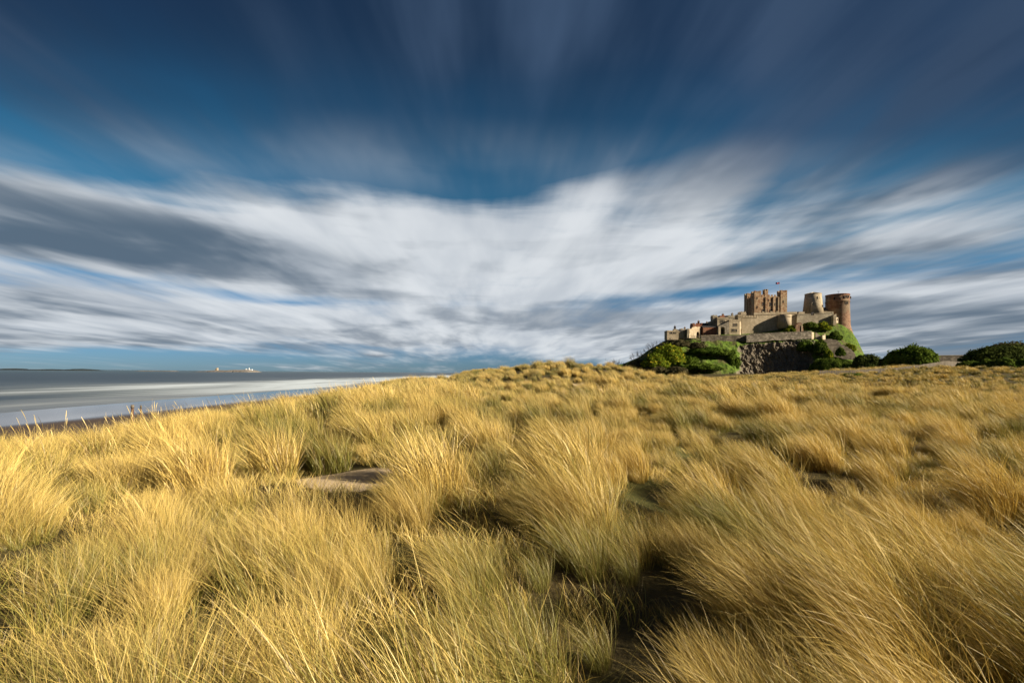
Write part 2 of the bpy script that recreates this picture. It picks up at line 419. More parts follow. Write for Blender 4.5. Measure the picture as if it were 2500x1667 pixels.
def _ground(N):
    at_ = N.node('ShaderNodeAttribute', attribute_name='sand'); tr = N.node('ShaderNodeAttribute', attribute_name='track')
    sp = N.node('ShaderNodeSeparateXYZ'); N.l.new(N.P, sp.inputs[0])
    n = N.noise(N.P, 3.0, 6, 0.65); n2 = N.noise(N.P, 0.35, 4, 0.6); n3 = N.noise(N.P, 24.0, 4, 0.7)
    thatch = N.mix(N.add(N.mul(n, 0.5), N.mul(n3, 0.5)), (0.026, 0.020, 0.009), (0.150, 0.112, 0.050))
    thatch = N.mix(N.ramp(n2, 0.42, 0.62, 0.0, 0.7), thatch, N.mix(n3, (0.025, 0.030, 0.008), (0.10, 0.105, 0.028)))
    thatch = N.mix(N.mul(tr.outputs['Fac'], 0.8), thatch, N.mix(n3, (0.05, 0.065, 0.015), (0.17, 0.16, 0.05)))
    sand = N.mix(N.add(N.mul(n, 0.6), N.mul(n3, 0.4)), (0.36, 0.27, 0.165), (0.54, 0.43, 0.29))
    dry = N.ramp(sp.outputs[2], 0.75, 1.9)
    sand = N.mix(dry, (0.15, 0.122, 0.10), sand)
    sand = N.mix(N.ramp(sp.outputs[2], 1.2, 2.6), N.mix(1.0, sand, (0.62, 0.56, 0.52), 'MULTIPLY'), sand)
    c = N.mix(N.ramp(at_.outputs['Fac'], 0.3, 0.7), thatch, sand)
    wet = N.ramp(sp.outputs[2], 0.42, 0.62, 0.0, 1.0)
    N.l.new(N.add(N.mul(wet, 0.72), 0.06), N.b.inputs['Roughness'])
    N.l.new(N.ramp(wet, 0.0, 1.0, 0.55, 0.1), N.b.inputs['Specular IOR Level'])
    bump(N, N.mul(N.add(n, N.mul(n3, 0.3)), N.ramp(sp.outputs[2], 0.5, 2.0)), 0.6, 0.06)
    return c
M['ground'] = material('dune_sand_and_thatch', _ground)
tag(link('ground', gme, M['ground']), kind='structure')

# ------------------------------------------------------------------ the sea
def _sea(N):
    sp = N.node('ShaderNodeSeparateXYZ'); N.l.new(N.P, sp.inputs[0])
    x, y, _ = sp.outputs
    warp = N.mul(N.sub(N.noise(N.vec(N.mul(x, 0.006), N.mul(y, 0.0045)), 1.0, 3, 0.5), 0.5), 110.0)
    s = N.add(x, warp)
    band = N.noise(N.vec(N.mul(s, 0.026), N.mul(y, 0.0045), 4.0), 1.0, 3, 0.55)
    soft = N.noise(N.vec(N.mul(s, 0.075), N.mul(y, 0.009), 9.0), 1.0, 4, 0.6)
    zone = N.mul(N.ramp(s, -400, -250), N.ramp(s, -132, -165))
    near = N.ramp(s, -195, -150)
    f = N.add(N.mul(zone, 0.42), N.mul(N.sub(band, 0.5), 1.5), N.mul(N.sub(soft, 0.5), 0.7), N.mul(N.ramp(y, 120, 420), 0.42), -0.12)
    foam = N.mul(N.ramp(f, 0.0, 0.95), N.m('MAXIMUM', zone, N.ramp(s, -560, -400, 0.0, 0.15)))
    deep = N.mix(N.ramp(x, -3500, -420), (0.040, 0.075, 0.085), (0.012, 0.022, 0.026))
    deep = N.mix(N.mul(near, 0.8), deep, (0.15, 0.165, 0.18))
    foam = N.m('MAXIMUM', foam, N.mul(near, N.ramp(soft, 0.30, 0.70), 0.5))
    c = N.mix(N.mul(foam, N.ramp(y, 90, 420, 0.50, 0.95)), deep, (0.62, 0.70, 0.76))
    N.l.new(N.ramp(foam, 0.0, 0.8, 0.32, 0.75), N.b.inputs['Roughness'])
    w1 = N.noise(N.scale(N.P, (0.25, 0.09, 1)), 1.0, 3, 0.5)
    bump(N, w1, 0.25, 0.6)
    return c
M['sea'] = material('sea_water', _sea, 0.3, 0.10)
sx = spaced(-400, 400, 100, -80000, 80000, 1.6)
SXX, SYY = np.meshgrid(sx, sx, indexing='xy'); n_ = len(sx); si = np.arange(n_ * n_).reshape(n_, n_)
tag(link('sea', npmesh('sea', np.stack([SXX, SYY, 0 * SXX], -1), np.stack([si[:-1, :-1], si[:-1, 1:], si[1:, 1:], si[1:, :-1]], -1).reshape(-1, 4)), M['sea']), kind='structure')


# ------------------------------------------------------------------ the castle rock
HT = np.array([  # photo column, row of the front edge, row of the ground behind it, distance of toe, crag share
    (1436, 905, 899, 270, 0), (1480, 900, 895, 266, 0), (1521, 896, 888, 262, 0), (1559, 884, 872, 260, 0), (1586, 870, 852, 260, 0),
    (1625, 850, 830, 259, 0), (1660, 838, 822, 259, 0), (1690, 833, 816, 259, 0), (1760, 833, 816, 261, 0), (1796, 836, 815, 264, 0.15),
    (1812, 837, 814, 277, 1), (1850, 836, 811, 279, 1), (1900, 833, 803, 279, 1), (1950, 829, 788, 279, 1), (1975, 828, 786, 277, 0.9),
    (1992, 830, 785, 270, 0.35), (2012, 834, 785, 264, 0.05), (2035, 846, 788, 262, 0), (2056, 856, 794, 262, 0.05), (2078, 868, 808, 262, 0.15),
    (2092, 878, 829, 264, 0.3), (2108, 890, 862, 266, 0.1), (2125, 905, 892, 268, 0), (2150, 918, 914, 270, 0)], float)
def castle_rock():
    px = np.arange(1436, 2150, 1.1); n = len(px)
    ft, bk, toe, crag = [np.interp(px, HT[:, 0], HT[:, i]) for i in (1, 2, 3, 4)]
    crag0 = crag
    rows = []
    u = (px - 1250) / FPX
    Zof = lambda py, Y: EYE + Y * ((HOR - py) / FPX + ROLL * u)
    prof = []
    for t in np.linspace(0, 1, 70):                        # toe to front edge
        Y = toe + (284.5 - toe) * t
        shape = (t ** 0.85) * (1 - crag) + crag * (1 - (1 - t) ** 1.5)
        py = 934 + (ft - 934) * shape
        wav = px + 46 * (fbm(px / 22, py / 12, 0, 55, 3) - 0.5) - 16 * (t - 0.5)          # ragged edge between rock and turf
        cm = np.interp(wav, HT[:, 0], HT[:, 4])
        prof.append((Y, Zof(py, Y), cm * (1 - sstep(0.90, 1.0, t + 0.12 * (fbm(px / 9, 0 * px, 0, 58, 2) - 0.5)))))
    for t in np.linspace(0, 1, 16)[1:]:                    # front edge to the upper ward
        Y = 284.5 + 13.0 * t + 0 * px
        py = ft + (bk - ft) * (0.15 * t + 0.85 * sstep(0.1, 1.0, t))
        prof.append((Y, Zof(py, Y), 0 * px))
    for Y_, drop in ((303, 0.0), (309, 0.0), (318, 0.3), (335, 3.0), (350, 10.0), (372, 30.0)):
        prof.append((Y_ + 0 * px, np.maximum(Zof(bk, min(Y_, 312)) - drop, 9.0), 0 * px))
    Y = np.array([p[0] for p in prof]); Z = np.array([p[1] for p in prof]); C = np.array([p[2] for p in prof])
    X = u[None, :] * Y
    big = fbm(X / 5, Y / 5, Z / 5, 3, 4) - 0.5
    ridg = 1 - np.abs(2 * fbm((X + 0.45 * Z) / 4.2, Y / 6, (Z - 0.3 * X) / 6.5, 9, 5, 0.6) - 1)
    blocks = vnoise(np.floor(X / 2.1 + 3.2 * big + 0.25 * Z / 2.1), np.floor(Z / 4.2 + 3.0 * big), 0, 77) * 1.5 + vnoise(np.floor(X / 1.0 + 4 * big + 0.2 * Z), np.floor(Z / 2.2 + 4 * big), 0, 78)
    inner = sstep(0.0, 0.10, np.linspace(0, 1, len(prof)))[:, None] * (np.arange(len(prof)) < 70)[:, None]
    Y = Y - C * (1.4 * (ridg - 0.62) + 1.0 * (blocks - 1.25) + 1.9 * big + 1.5 * (fbm(X / 1.5, Y / 2, Z / 2.1, 29, 3, 0.6) - 0.5)) - (1 - C) * inner * 2.6 * big
    Z = Z + (1 - C) * inner * 2.2 * (fbm(X / 4, Y / 4, 0, 41, 4) - 0.5)
    terr = ((np.arange(len(prof)) >= 70) & (np.arange(len(prof)) < 82))[:, None]
    Z = Z + terr * 1.1 * (fbm(X / 2.2, Y / 2.2, 0, 43, 4, 0.6) - 0.5)
    X = X + C * 1.4 * (fbm(X / 3, Z / 3, 0, 15, 3) - 0.5)
    V = np.stack([X, Y, Z], -1)
    m = len(prof); ii = np.arange(m * n).reshape(m, n)
    F = np.stack([ii[:-1, :-1], ii[:-1, 1:], ii[1:, 1:], ii[1:, :-1]], -1).reshape(-1, 4)
    me = npmesh('castle_hill', V, F, True)
    sm = np.repeat((C[:-1, :-1] < 0.4).ravel(), 1); me.polygons.foreach_set('use_smooth', sm)
    fattr(me, 'crag', C)
    return me

def _hill(N):
    cr = N.node('ShaderNodeAttribute', attribute_name='crag').outputs['Fac']
    n = N.noise(N.P, 0.55, 6, 0.65); n2 = N.noise(N.P, 0.12, 4, 0.6); n3 = N.noise(N.P, 1.8, 5, 0.7); lich = N.noise(N.P, 0.75, 5, 0.7)
    g = N.mix(N.ramp(n, 0.3, 0.7), (0.040, 0.072, 0.011), (0.135, 0.205, 0.028))
    g = N.mix(N.ramp(n2, 0.48, 0.66, 0, 0.8), g, N.mix(n3, (0.075, 0.060, 0.028), (0.15, 0.125, 0.06)))
    rk = N.mix(N.ramp(n3, 0.3, 0.72), (0.085, 0.071, 0.053), (0.29, 0.245, 0.185))
    rk = N.mix(N.ramp(lich, 0.64, 0.70, 0, 0.85), rk, (0.34, 0.31, 0.25))
    sp = N.node('ShaderNodeSeparateXYZ'); N.l.new(N.Nrm, sp.inputs[0])
    f = N.ramp(N.add(cr, N.mul(N.sub(n, 0.5), 0.9), N.mul(N.ramp(sp.outputs[2], 0.35, 0.75), -0.55)), 0.30, 0.48)
    bump(N, N.add(n3, N.mul(n, 0.8)), 0.9, 0.5)
    return N.mix(f, g, rk)
M['hill'] = material('turf_and_whinstone', _hill, 0.95, 0.1)
hill = link('castle_hill', castle_rock(), M['hill'])
tag(hill, kind='structure')


# ------------------------------------------------------------------ castle buildings
def pts(lst, Y): return [(za(a, b, Y).x, za(a, b, Y).z) for a, b in lst]

def merlons(parent, mat, x0, x1, y, z, n, w=None, h=1.0, d=0.6, lip=0.0):
    """a row of upright blocks along x at the front, standing on a wall head"""
    pitch = (x1 - x0) / n; w = w or pitch * 0.58
    for i in range(n):
        c = x0 + pitch * (i + 0.5)
        MB().box(c - w / 2, c + w / 2, y, y + d, z, z + h).build('merlon', mat, parent)

def merlons_y(parent, mat, x, y0, y1, z, n, h=1.0, d=0.6):
    pitch = (y1 - y0) / n
    for i in range(n):
        c = y0 + pitch * (i + 0.5)
        MB().box(x, x + d, c - pitch * 0.29, c + pitch * 0.29, z, z + h).build('merlon', mat, parent)

def window(parent, x, y, z, w, h, mat, lights=1):
    """stone surround standing a little proud of the wall, dark panes set inside it"""
    s = 0.16
    mb = MB()
    mb.box(x - w / 2 - s, x - w / 2, y - 0.10, y + 0.05, z - h / 2 - s, z + h / 2 + s); mb.box(x + w / 2, x + w / 2 + s, y - 0.10, y + 0.05, z - h / 2 - s, z + h / 2 + s)
    mb.box(x - w / 2, x + w / 2, y - 0.10, y + 0.05, z + h / 2, z + h / 2 + s); mb.box(x - w / 2, x + w / 2, y - 0.14, y + 0.05, z - h / 2 - s, z - h / 2)
    for k in range(1, lights):
        c = x - w / 2 + w * k / lights; mb.box(c - 0.09, c + 0.09, y - 0.09, y + 0.05, z - h / 2, z + h / 2)
    f = mb.build('window', mat, parent)
    for k in range(lights):
        a = x - w / 2 + w * k / lights + (0.09 if k else 0); b = x - w / 2 + w * (k + 1) / lights - (0.09 if k < lights - 1 else 0)
        MB().box(a, b, y - 0.03, y + 0.04, z - h / 2, z + h / 2).build('pane', M['glass'], f)
    return f

def zwin(parent, zx, zy, zw, zh, Y, mat, lights=1):
    a = za(zx - zw / 2, zy + zh / 2, Y); b = za(zx + zw / 2, zy - zh / 2, Y)
    return window(parent, (a.x + b.x) / 2, Y, (a.z + b.z) / 2, 1.3 * (b.x - a.x), 1.2 * (b.z - a.z), mat, lights)

def block(name, label, cat, zx0, zx1, ytop, ybot, Y, depth, mat, wins=(), crest=0, crest_h=0.8, string=True, roof=None, group=None):
    """a plain stone range: walls, string course, battlements or roof, windows"""
    a, b = za(zx0, ybot, Y), za(zx1, ytop, Y)
    t = thing(name, label, cat, (a.x, Y, a.z), group)
    MB().box(a.x, b.x, Y, Y + depth, a.z, b.z).build('wall', mat, t)
    if string:
        MB().box(a.x - 0.18, b.x + 0.18, Y - 0.18, Y + depth + 0.18, b.z - 0.9, b.z - 0.6).build('string_course', mat, t)
    if crest:
        merlons(t, mat, a.x, b.x, Y, b.z, crest, h=crest_h)
        merlons_y(t, mat, a.x, Y + 0.6, Y + depth, b.z, max(2, int(depth / 3)), h=crest_h)
    if roof:                                                     # pitched slate roof, ridge along x
        r = roof; m_ = MB(); bm = m_.bm
        v = [bm.verts.new(p) for p in ((a.x - .2, Y - .2, b.z), (b.x + .2, Y - .2, b.z), (b.x + .2, Y + depth + .2, b.z), (a.x - .2, Y + depth + .2, b.z),
                                       (a.x - .2, Y + depth / 2, b.z + r), (b.x + .2, Y + depth / 2, b.z + r))]
        for f in ((0, 1, 5, 4), (2, 3, 4, 5), (0, 4, 3), (1, 2, 5), (3, 2, 1, 0)): bm.faces.new([v[i] for i in f])
        m_.build('roof', M['slate'], t)
    for w in wins: zwin(t, *w[:4], Y, mat, *(w[4:] or (1,)))
    return t

# the keep
def keep():
    Y0, D = 305.0, 12.5
    A, B = za(315, 640, Y0), za(783, 325, Y0)
    x0, x1, z0, z1 = A.x, B.x, A.z, B.z
    mt = M['keep']
    t = thing('castle_keep', 'massive square red sandstone keep with corner turrets and battlements', 'castle keep', (x0, Y0, z0))
    MB().box(x0, x1, Y0, Y0 + D, z0, z1).build('wall', mt, t)
    tw = za(410, 0, Y0).x - x0
    def turret(xa, xb, ya, yb, ztop, nm):
        o = MB().box(xa, xb, ya, yb, z0, ztop).build('turret', mt, t); o['label'] = nm
        w = xb - xa
        for (cx, cy) in ((xa + .0, ya + .0), (xb - 1.25, ya + .0), (xa + .0, yb - 1.25), (xb - 1.25, yb - 1.25)):
            MB().box(cx, cx + 1.25, cy, cy + 1.25, ztop, ztop + 1.05).build('merlon', mt, o)
        MB().box(xa + w / 2 - 0.45, xa + w / 2 + 0.45, ya, ya + 0.6, ztop, ztop + 0.9).build('merlon', mt, o)
        return o
    zt = za(0, 262, Y0).z
    turret(x0 - 0.45, x0 + tw, Y0 - 0.5, Y0 + tw, zt, 'tall corner turret at the left of the lit front')
    turret(x1 - tw, x1 + 0.25, Y0 - 0.5, Y0 + tw, za(0, 250, Y0).z, 'tall corner turret at the right of the front')
    turret(x0 - 0.55, x0 + tw * .8, Y0 + D - tw * .9, Y0 + D + 0.4, za(0, 309, Y0 + D).z, 'lower corner turret at the shaded back left')
    turret(za(438, 0, Y0 + D).x, za(438, 0, Y0 + D).x + 2.3, Y0 + D - 2.6, Y0 + D + 0.3, za(0, 246, Y0 + D).z, 'slim stair turret rising behind the wall head')
    for zx in (484, 594, 668):                                           # flat pilaster buttresses
        c = za(zx, 0, Y0).x; MB().box(c - 0.42, c + 0.42, Y0 - 0.42, Y0 + 0.3, z0, z1 - 0.4).build('buttress', mt, t)
    for k in range(3):
        c = Y0 + tw + 1.2 + k * 2.0; MB().box(x0 - 0.40, x0 + 0.3, c - 0.45, c + 0.45, z0, z1 - 0.4).build('buttress', mt, t)
    merlons(t, mt, x0 + tw + 0.2, x1 - tw - 0.2, Y0, z1, 6, h=1.15)
    merlons(t, mt, x0 + tw + 0.2, x1 - tw - 0.2, Y0 + D - 0.6, z1, 6, h=1.15)
    merlons_y(t, mt, x0, Y0 + tw + 0.2, Y0 + D - tw * .9 - 0.2, z1, 2, h=1.1)
    for zx, zy, w, h in ((436, 435, 16, 40), (490, 440, 16, 36), (548, 440, 16, 44), (608, 440, 15, 34), (555, 537, 24, 40), (436, 537, 20, 40), (520, 380, 10, 22), (640, 535, 18, 34), (575, 385, 10, 22), (455, 380, 10, 22), (495, 537, 16, 30)):
        zwin(t, zx, zy, w, h, Y0, mt)
    for zx, zy, w, h in ((352, 480, 12, 26), (740, 400, 10, 24), (352, 350, 10, 24)):
        zwin(t, zx, zy, w, h, Y0 - 0.5, mt)
    return x0, x1, Y0, zt
kx0, kx1, kY, kz = keep()
# the flag over the keep
fp = za(684, 238, 306.0)
fl = thing('flagpole', 'thin pale flagpole with a small red and blue flag above the keep', 'flagpole', (fp.x, 306.0, za(0, 262, 306).z))
top = za(678, 112, 306.0)
MB().bar((fp.x, 306, fl.location.z - 0.5), (fp.x, 306, top.z), 0.09, 0.06).build('pole', M['white'], fl)
def flag():
    V, F, mats = [], [], []
    n = 14; Wd = 2.5; H = 1.15
    for i in range(n + 1):
        for j in range(5):
            s = i / n
            V.append((fp.x - 0.1 - Wd * s, 306 + 0.28 * math.sin(s * 7) * s, top.z - 0.1 - H * j / 4 - 0.35 * s + 0.12 * math.sin(s * 9)))
    for i in range(n):
        for j in range(4): F.append((i * 5 + j, i * 5 + j + 1, i * 5 + j + 6, i * 5 + j + 5)); mats.append(0 if j in (1, 2) or i in (6, 7) else 1)
    me = npmesh('flag', V, F); me.materials.append(M['flag_red']); me.materials.append(M['flag_blue']); me.polygons.foreach_set('material_index', mats)
    sm = link('flag', me, None, fl); md = sm.modifiers.new('cloth', 'SOLIDIFY'); md.thickness = 0.02
flag()

# the old windmill tower
def windmill():
    Y = 305.5; c = za(1176, 290, Y); cz = za(1176, 610, Y).z
    r1 = (za(1278, 0, Y).x - za(1070, 0, Y).x) / 2; r0 = (za(1316, 0, Y).x - za(1046, 0, Y).x) / 2
    t = thing('windmill_tower', 'grey tapering windmill tower stump with shallow glazed cap beside the keep', 'tower', (c.x, Y, cz))
    cx, cy = c.x, Y
    MB().lathe(cx, cy, [(r0, cz), (r0 - (r0 - r1) * .5, (cz + c.z) / 2), (r1, c.z)], 48).build('wall', M['beige'], t, True)
    MB().lathe(cx, cy, [(r1 + 0.18, c.z - 0.25), (r1 + 0.18, c.z + 0.15)], 48).build('rim', M['beige'], t, True)
    apex = Vector((cx, cy, za(1176, 258, Y).z))
    MB().lathe(cx, cy, [(r1 - 0.15, c.z + 0.15), (r1 - 0.4, c.z + 0.22), (0.05, apex.z - 0.1)], 24).build('cap', M['pale'], t)
    for k in range(8):
        a = 2 * math.pi * k / 8
        MB().bar((cx + (r1 - .1) * math.cos(a), cy + (r1 - .1) * math.sin(a), c.z + 0.2), apex, 0.09, 0.07, 5).build('cap_rib', M['white'], t)
    def on_wall(zx, zy, zw, zh):
        p = za(zx, zy, Y); f = (p.z - cz) / (c.z - cz); r = r0 + (r1 - r0) * f
        dx = p.x - cx; dy = -math.sqrt(max(r * r - dx * dx, 0.01))
        window(t, cx + dx, cy + dy - 0.06, p.z, zw * 0.045, zh * 0.045, M['beige'])
    on_wall(1160, 365, 24, 42); on_wall(1106, 455, 24, 42); on_wall(1240, 480, 20, 30)
windmill()

# the round red tower at the end
def round_tower():
    Y = 309.0; a, b = za(1388, 320, Y), za(1682, 320, Y)
    r = (b.x - a.x) / 2; cx, cy = (a.x + b.x) / 2, Y
    zt = za(1550, 303, Y).z; z_ = lambda y: za(1600, y, Y).z
    t = thing('round_tower', 'tall round red sandstone tower with flared foot at the castle end', 'tower', (cx, cy, z_(880)))
    k = 0.0448
    MB().lathe(cx, cy, [(r + 2.3, z_(905)), (r + 1.7, z_(850)), (r + 0.9, z_(795)), (r + 0.55, z_(740)), (r + 0.25, z_(560)), (r + 0.05, z_(430)), (r, zt - 0.6)], 56).build('wall', M['red'], t, True)
    MB().lathe(cx, cy, [(r + 0.22, zt - 0.62), (r + 0.22, zt)], 56).build('parapet', M['brick'], t, True)
    MB().lathe(cx, cy, [(r + 0.35, z_(415)), (r + 0.35, z_(408))], 56).build('string_course', M['red'], t, True)
    def on_wall(zx, zy, zw, zh, lights=1):
        p = za(zx, zy, Y); dx = p.x - cx; rr = r + 0.1; dy = -math.sqrt(max(rr * rr - dx * dx, 0.2))
        window(t, cx + dx, cy + dy - 0.12, p.z, zw * k, zh * k, M['red'], lights)
    for w in ((1545, 352, 26, 34), (1585, 352, 26, 34), (1650, 356, 22, 30), (1422, 372, 30, 36), (1562, 442, 40, 34, 2), (1490, 365, 20, 28), (1640, 700, 12, 30)): on_wall(*w)
    m = thing('mast', 'small dark aerial mast on the round red tower roof', 'aerial', (cx + 0.6, cy, zt - 0.4))
    p = za(1580, 245, cy); MB().bar((cx + .6, cy, zt - 0.4), (cx + .6, cy, p.z), 0.06).build('pole', M['iron'], m)
    for dz, w in ((0.1, 1.0), (0.6, 0.8)): MB().bar((cx + .6 - w, cy, p.z - dz), (cx + .6 + w, cy, p.z - dz), 0.05).build('cross_arm', M['iron'], m)
round_tower()

# curtain wall with its half-round bastion
def curtain():
    Y = 296.0; mt = M['beige']
    A = za(128, 900, Y)
    t = thing('curtain_wall', 'long tall beige curtain wall below the keep with a round bastion', 'castle wall', (A.x, Y, A.z))
    MB().slab(pts([(128, 905), (128, 632), (348, 632), (348, 600), (942, 578), (942, 905)], Y), Y, Y + 1.6).build('wall', mt, t)
    a, b = za(135, 632, Y), za(345, 632, Y)
    MB().slab(pts([(128, 640), (128, 631), (347, 631), (347, 640)], Y), Y - 0.22, Y - 0.0).build('string_course', mt, t)
    merlons(t, mt, a.x, b.x, Y, a.z, 5, w=1.45, h=1.35)
    MB().slab(pts([(308, 598), (308, 565), (940, 548), (940, 576)], Y - 0.25), Y - 0.25, Y + 0.6).build('parapet', mt, t)
    for zx in (440, 560, 650): 
        c = za(zx, 566 - (zx - 308) * 0.028, Y); MB().box(c.x - 0.7, c.x + 0.7, Y - 0.2, Y + 0.5, c.z + 0.05, c.z + 0.75).build('merlon', mt, t)
    l, r_ = za(650, 600, Y), za(822, 600, Y); r = (r_.x - l.x) / 2; cx = (l.x + r_.x) / 2
    B = MB().lathe(cx, Y - 1.6, [(r, za(0, 790, Y).z), (r, l.z - 0.05)], 40).box(cx - r + 0.02, cx + r - 0.02, Y - 1.6, Y - 0.02, za(0, 790, Y).z, l.z - 0.06).build('bastion', M['beige'], t, True)
    B['label'] = 'smooth half-round bastion standing out from the wall'
    MB().lathe(cx, Y - 1.6, [(r + 0.2, l.z - 1.5), (r + 0.2, l.z - 1.15)], 40).build('string_course', M['beige'], B, True)
    MB().slab(pts([(758, 715), (758, 672), (763, 672), (763, 715)], Y - 5.4), Y - 1.6 - r - 0.06, Y - 1.6 - r + 0.1).build('arrow_slit', M['glass'], B)
    # notch and hut on the wall walk
curtain()

def upper_wall():
    Y = 295.0; mt = M['grey']; A = za(932, 760, Y)
    t = thing('upper_wall', 'grey stone wall in front of the windmill tower above the grass mound', 'castle wall', (A.x, Y, A.z))
    MB().slab(pts([(932, 790), (944, 590), (1142, 584), (1142, 600), (1192, 600), (1192, 582), (1474, 566), (1478, 790)], Y), Y, Y + 1.4).build('wall', mt, t)
    MB().slab(pts([(944, 589), (944, 580), (1141, 574), (1141, 583)], Y - 0.2), Y - 0.2, Y + 1.2).build('coping', mt, t)
    MB().slab(pts([(1193, 581), (1193, 573), (1474, 557), (1474, 565)], Y - 0.2), Y - 0.2, Y + 1.2).build('coping', mt, t)
    MB().slab(pts([(1150, 599), (1150, 556), (1186, 556), (1186, 599)], Y + 2.2), Y + 2.2, Y + 3.0).build('door', M['iron'], t)
upper_wall()
block('store_range', 'low stone range just left of the windmill tower', 'building', 962, 1052, 548, 620, 300.5, 4, M['beige'], string=False)
block('rear_wall_range', 'pale wall between the windmill tower and the round tower', 'building', 1312, 1478, 545, 620, 301.0, 3, M['beige'], string=False)
block('slate_roofed_lodge', 'grey slate roofed lodge tucked against the round tower', 'building', 1316, 1392, 528, 600, 306.0, 6, M['beige'], string=False, roof=2.4)

def gable_house():
    """the small pale lodge, turned so that its gable takes the sun"""
    Y = 292.5; a = za(1478, 735, Y); c = za(1575, 735, Y)
    t = thing('gabled_lodge', 'small pale pink lodge with crow-step gable against the round tower', 'building', (a.x, Y, a.z))
    w = c.x - a.x; dx, dy = 0.80, 0.60                      # direction of the lit face, running away to the right
    q = Vector((a.x + w * 0.42, Y)); e = Vector((c.x, Y + w * 0.42))
    z = lambda y: za(1530, y, Y).z
    m = M['pale']
    MB().prism([(a.x, Y + 0.2), (q.x, Y), (q.x + 1.2, Y + 4), (a.x, Y + 4)], z(745), [z(600), z(575), z(575), z(600)]).build('gable', m, t)
    MB().prism([(q.x + 0.01, Y + 0.05), (e.x, e.y), (e.x, e.y + 3), (q.x + 0.01, Y + 3.5)], z(712), z(628)).build('wall', m, t)
    p = q.lerp(e, 0.55); d = (e - q).normalized(); nrm = Vector((d.y, -d.x))
    c1 = p - d * 0.65 + nrm * 0.05; c2 = p + d * 0.65 + nrm * 0.05
    MB().prism([(c1.x, c1.y), (c2.x, c2.y), (c2.x - nrm.x * .2, c2.y - nrm.y * .2), (c1.x - nrm.x * .2, c1.y - nrm.y * .2)], z(678), z(645)).build('window', M['glass'], t)
    MB().prism([(q.x - .2, Y - .15), (e.x + .3, e.y - .2), (e.x + .3, e.y + 3), (q.x - .2, Y + 3.5)], z(628), [z(624), z(624), z(612), z(612)]).build('roof', M['slate'], t)
gable_house()

# walls along the edge of the rock
def edge_walls():
    Y = 283.6
    A = za(200, 985, Y)
    t = thing('retaining_wall', 'long grey rubble wall along the top of the dark crag', 'stone wall', (A.x, Y, A.z))
    MB().slab(pts([(196, 1000), (196, 896), (250, 880), (880, 851), (1010, 845), (1156, 838), (1156, 945), (1040, 950), (900, 962), (840, 955), (700, 972), (620, 962), (450, 985)], Y), Y, Y + 1.1).build('wall', M['edge'], t)
    MB().slab(pts([(250, 879), (250, 873), (880, 844), (1156, 831), (1156, 837), (880, 850)], Y - 0.15), Y - 0.15, Y + 1.2).build('coping', M['edge'], t)
    a, b = za(1156.5, 940, Y), za(1212, 940, Y)
    MB().prism([(a.x, Y), (b.x, Y + 1.5), (b.x, Y + 2.6), (a.x, Y + 1.1)], a.z - 0.6, za(0, 838, Y).z).build('end_face', M['pale'], t)  # paler than the wall itself, the sunlight on this end is put into the colour
    t2 = thing('stair_wall', 'short stone wall stepping down to a sunlit pale stub', 'stone wall', tuple(za(1212, 940, Y + 1)))
    MB().slab(pts([(1213, 960), (1213, 852), (1230, 858), (1316, 930), (1316, 960)], Y + 1.6), Y + 1.6, Y + 2.4).build('wall', M['grey'], t2)
    a, b = za(1316.5, 945, Y), za(1394, 945, Y)
    MB().prism([(a.x, Y), (b.x, Y + 2.2), (b.x - .5, Y + 3.0), (a.x - .5, Y + .8)], a.z - 0.8, [a.z + 2.1, a.z + 2.3, a.z + 2.3, a.z + 2.1]).build('stub', M['pale'], t2)  # stub and head in paler stone, their sunlight painted into the colour
    MB().prism([(b.x - .8, Y + 1.9), (b.x, Y + 2.25), (b.x - .3, Y + 2.9), (b.x - 1.1, Y + 2.6)], a.z + 2.3, a.z + 3.1).build('stub_head', M['pale'], t2)
    # lower wall left of the crag
    Y = 285.2
    t3 = thing('terrace_wall', 'dark rubble wall holding the grass terrace before the gatehouse', 'stone wall', tuple(za(-500, 985, Y)))
    MB().slab(pts([(-470, 985), (-470, 905), (-200, 893), (60, 893), (200, 885), (215, 985)], Y), Y, Y + 1.0).build('wall', M['rubble'], t3)
    MB().slab(pts([(-470, 904), (-470, 898), (-190, 886), (-190, 892)], Y - 0.12), Y - 0.12, Y + 1.0).build('coping', M['beige'], t3)
    # ruined stub on the mound
    Y = 288.0
    t4 = thing('ruined_stub', 'broken red rubble stub standing on the grass mound', 'ruin', tuple(za(960, 860, Y)))
    MB().slab(pts([(895, 880), (915, 800), (925, 745), (950, 722), (985, 704), (1010, 712), (1018, 745), (1030, 790), (1038, 850), (1042, 880)], Y), Y, Y + 2.2).build('wall', M['red'], t4)
    a = za(1012, 0, Y); MB().prism([(a.x, Y - .3), (a.x + 1.1, Y + .6), (a.x + .9, Y + 1.9), (a.x - .1, Y + 1.5)], za(0, 865, Y).z, za(0, 742, Y).z).build('quoin', M['pale'], t4)
    # rubble walls on the lower right flank
    Y = 275.0
    t5 = thing('flank_wall', 'dark brown rubble wall sloping down the right flank of the rock', 'stone wall', tuple(za(1500, 1180, Y)))
    MB().slab(pts([(1300, 1180), (1310, 1000), (1322, 962), (1360, 957), (1400, 950), (1452, 952), (1480, 962), (1510, 962), (1545, 978), (1572, 1002), (1600, 1035), (1600, 1230), (1440, 1200)], Y), Y, Y + 2.2).build('wall', M['rubble'], t5)
    MB().slab(pts([(1601, 1240), (1601, 1036), (1622, 1032), (1648, 1056), (1682, 1064), (1700, 1088), (1738, 1100), (1762, 1132), (1785, 1150), (1802, 1190), (1815, 1260)], Y + 0.5), Y + 0.5, Y + 2.0).build('broken_wall', M['rubble'], t5)
edge_walls()

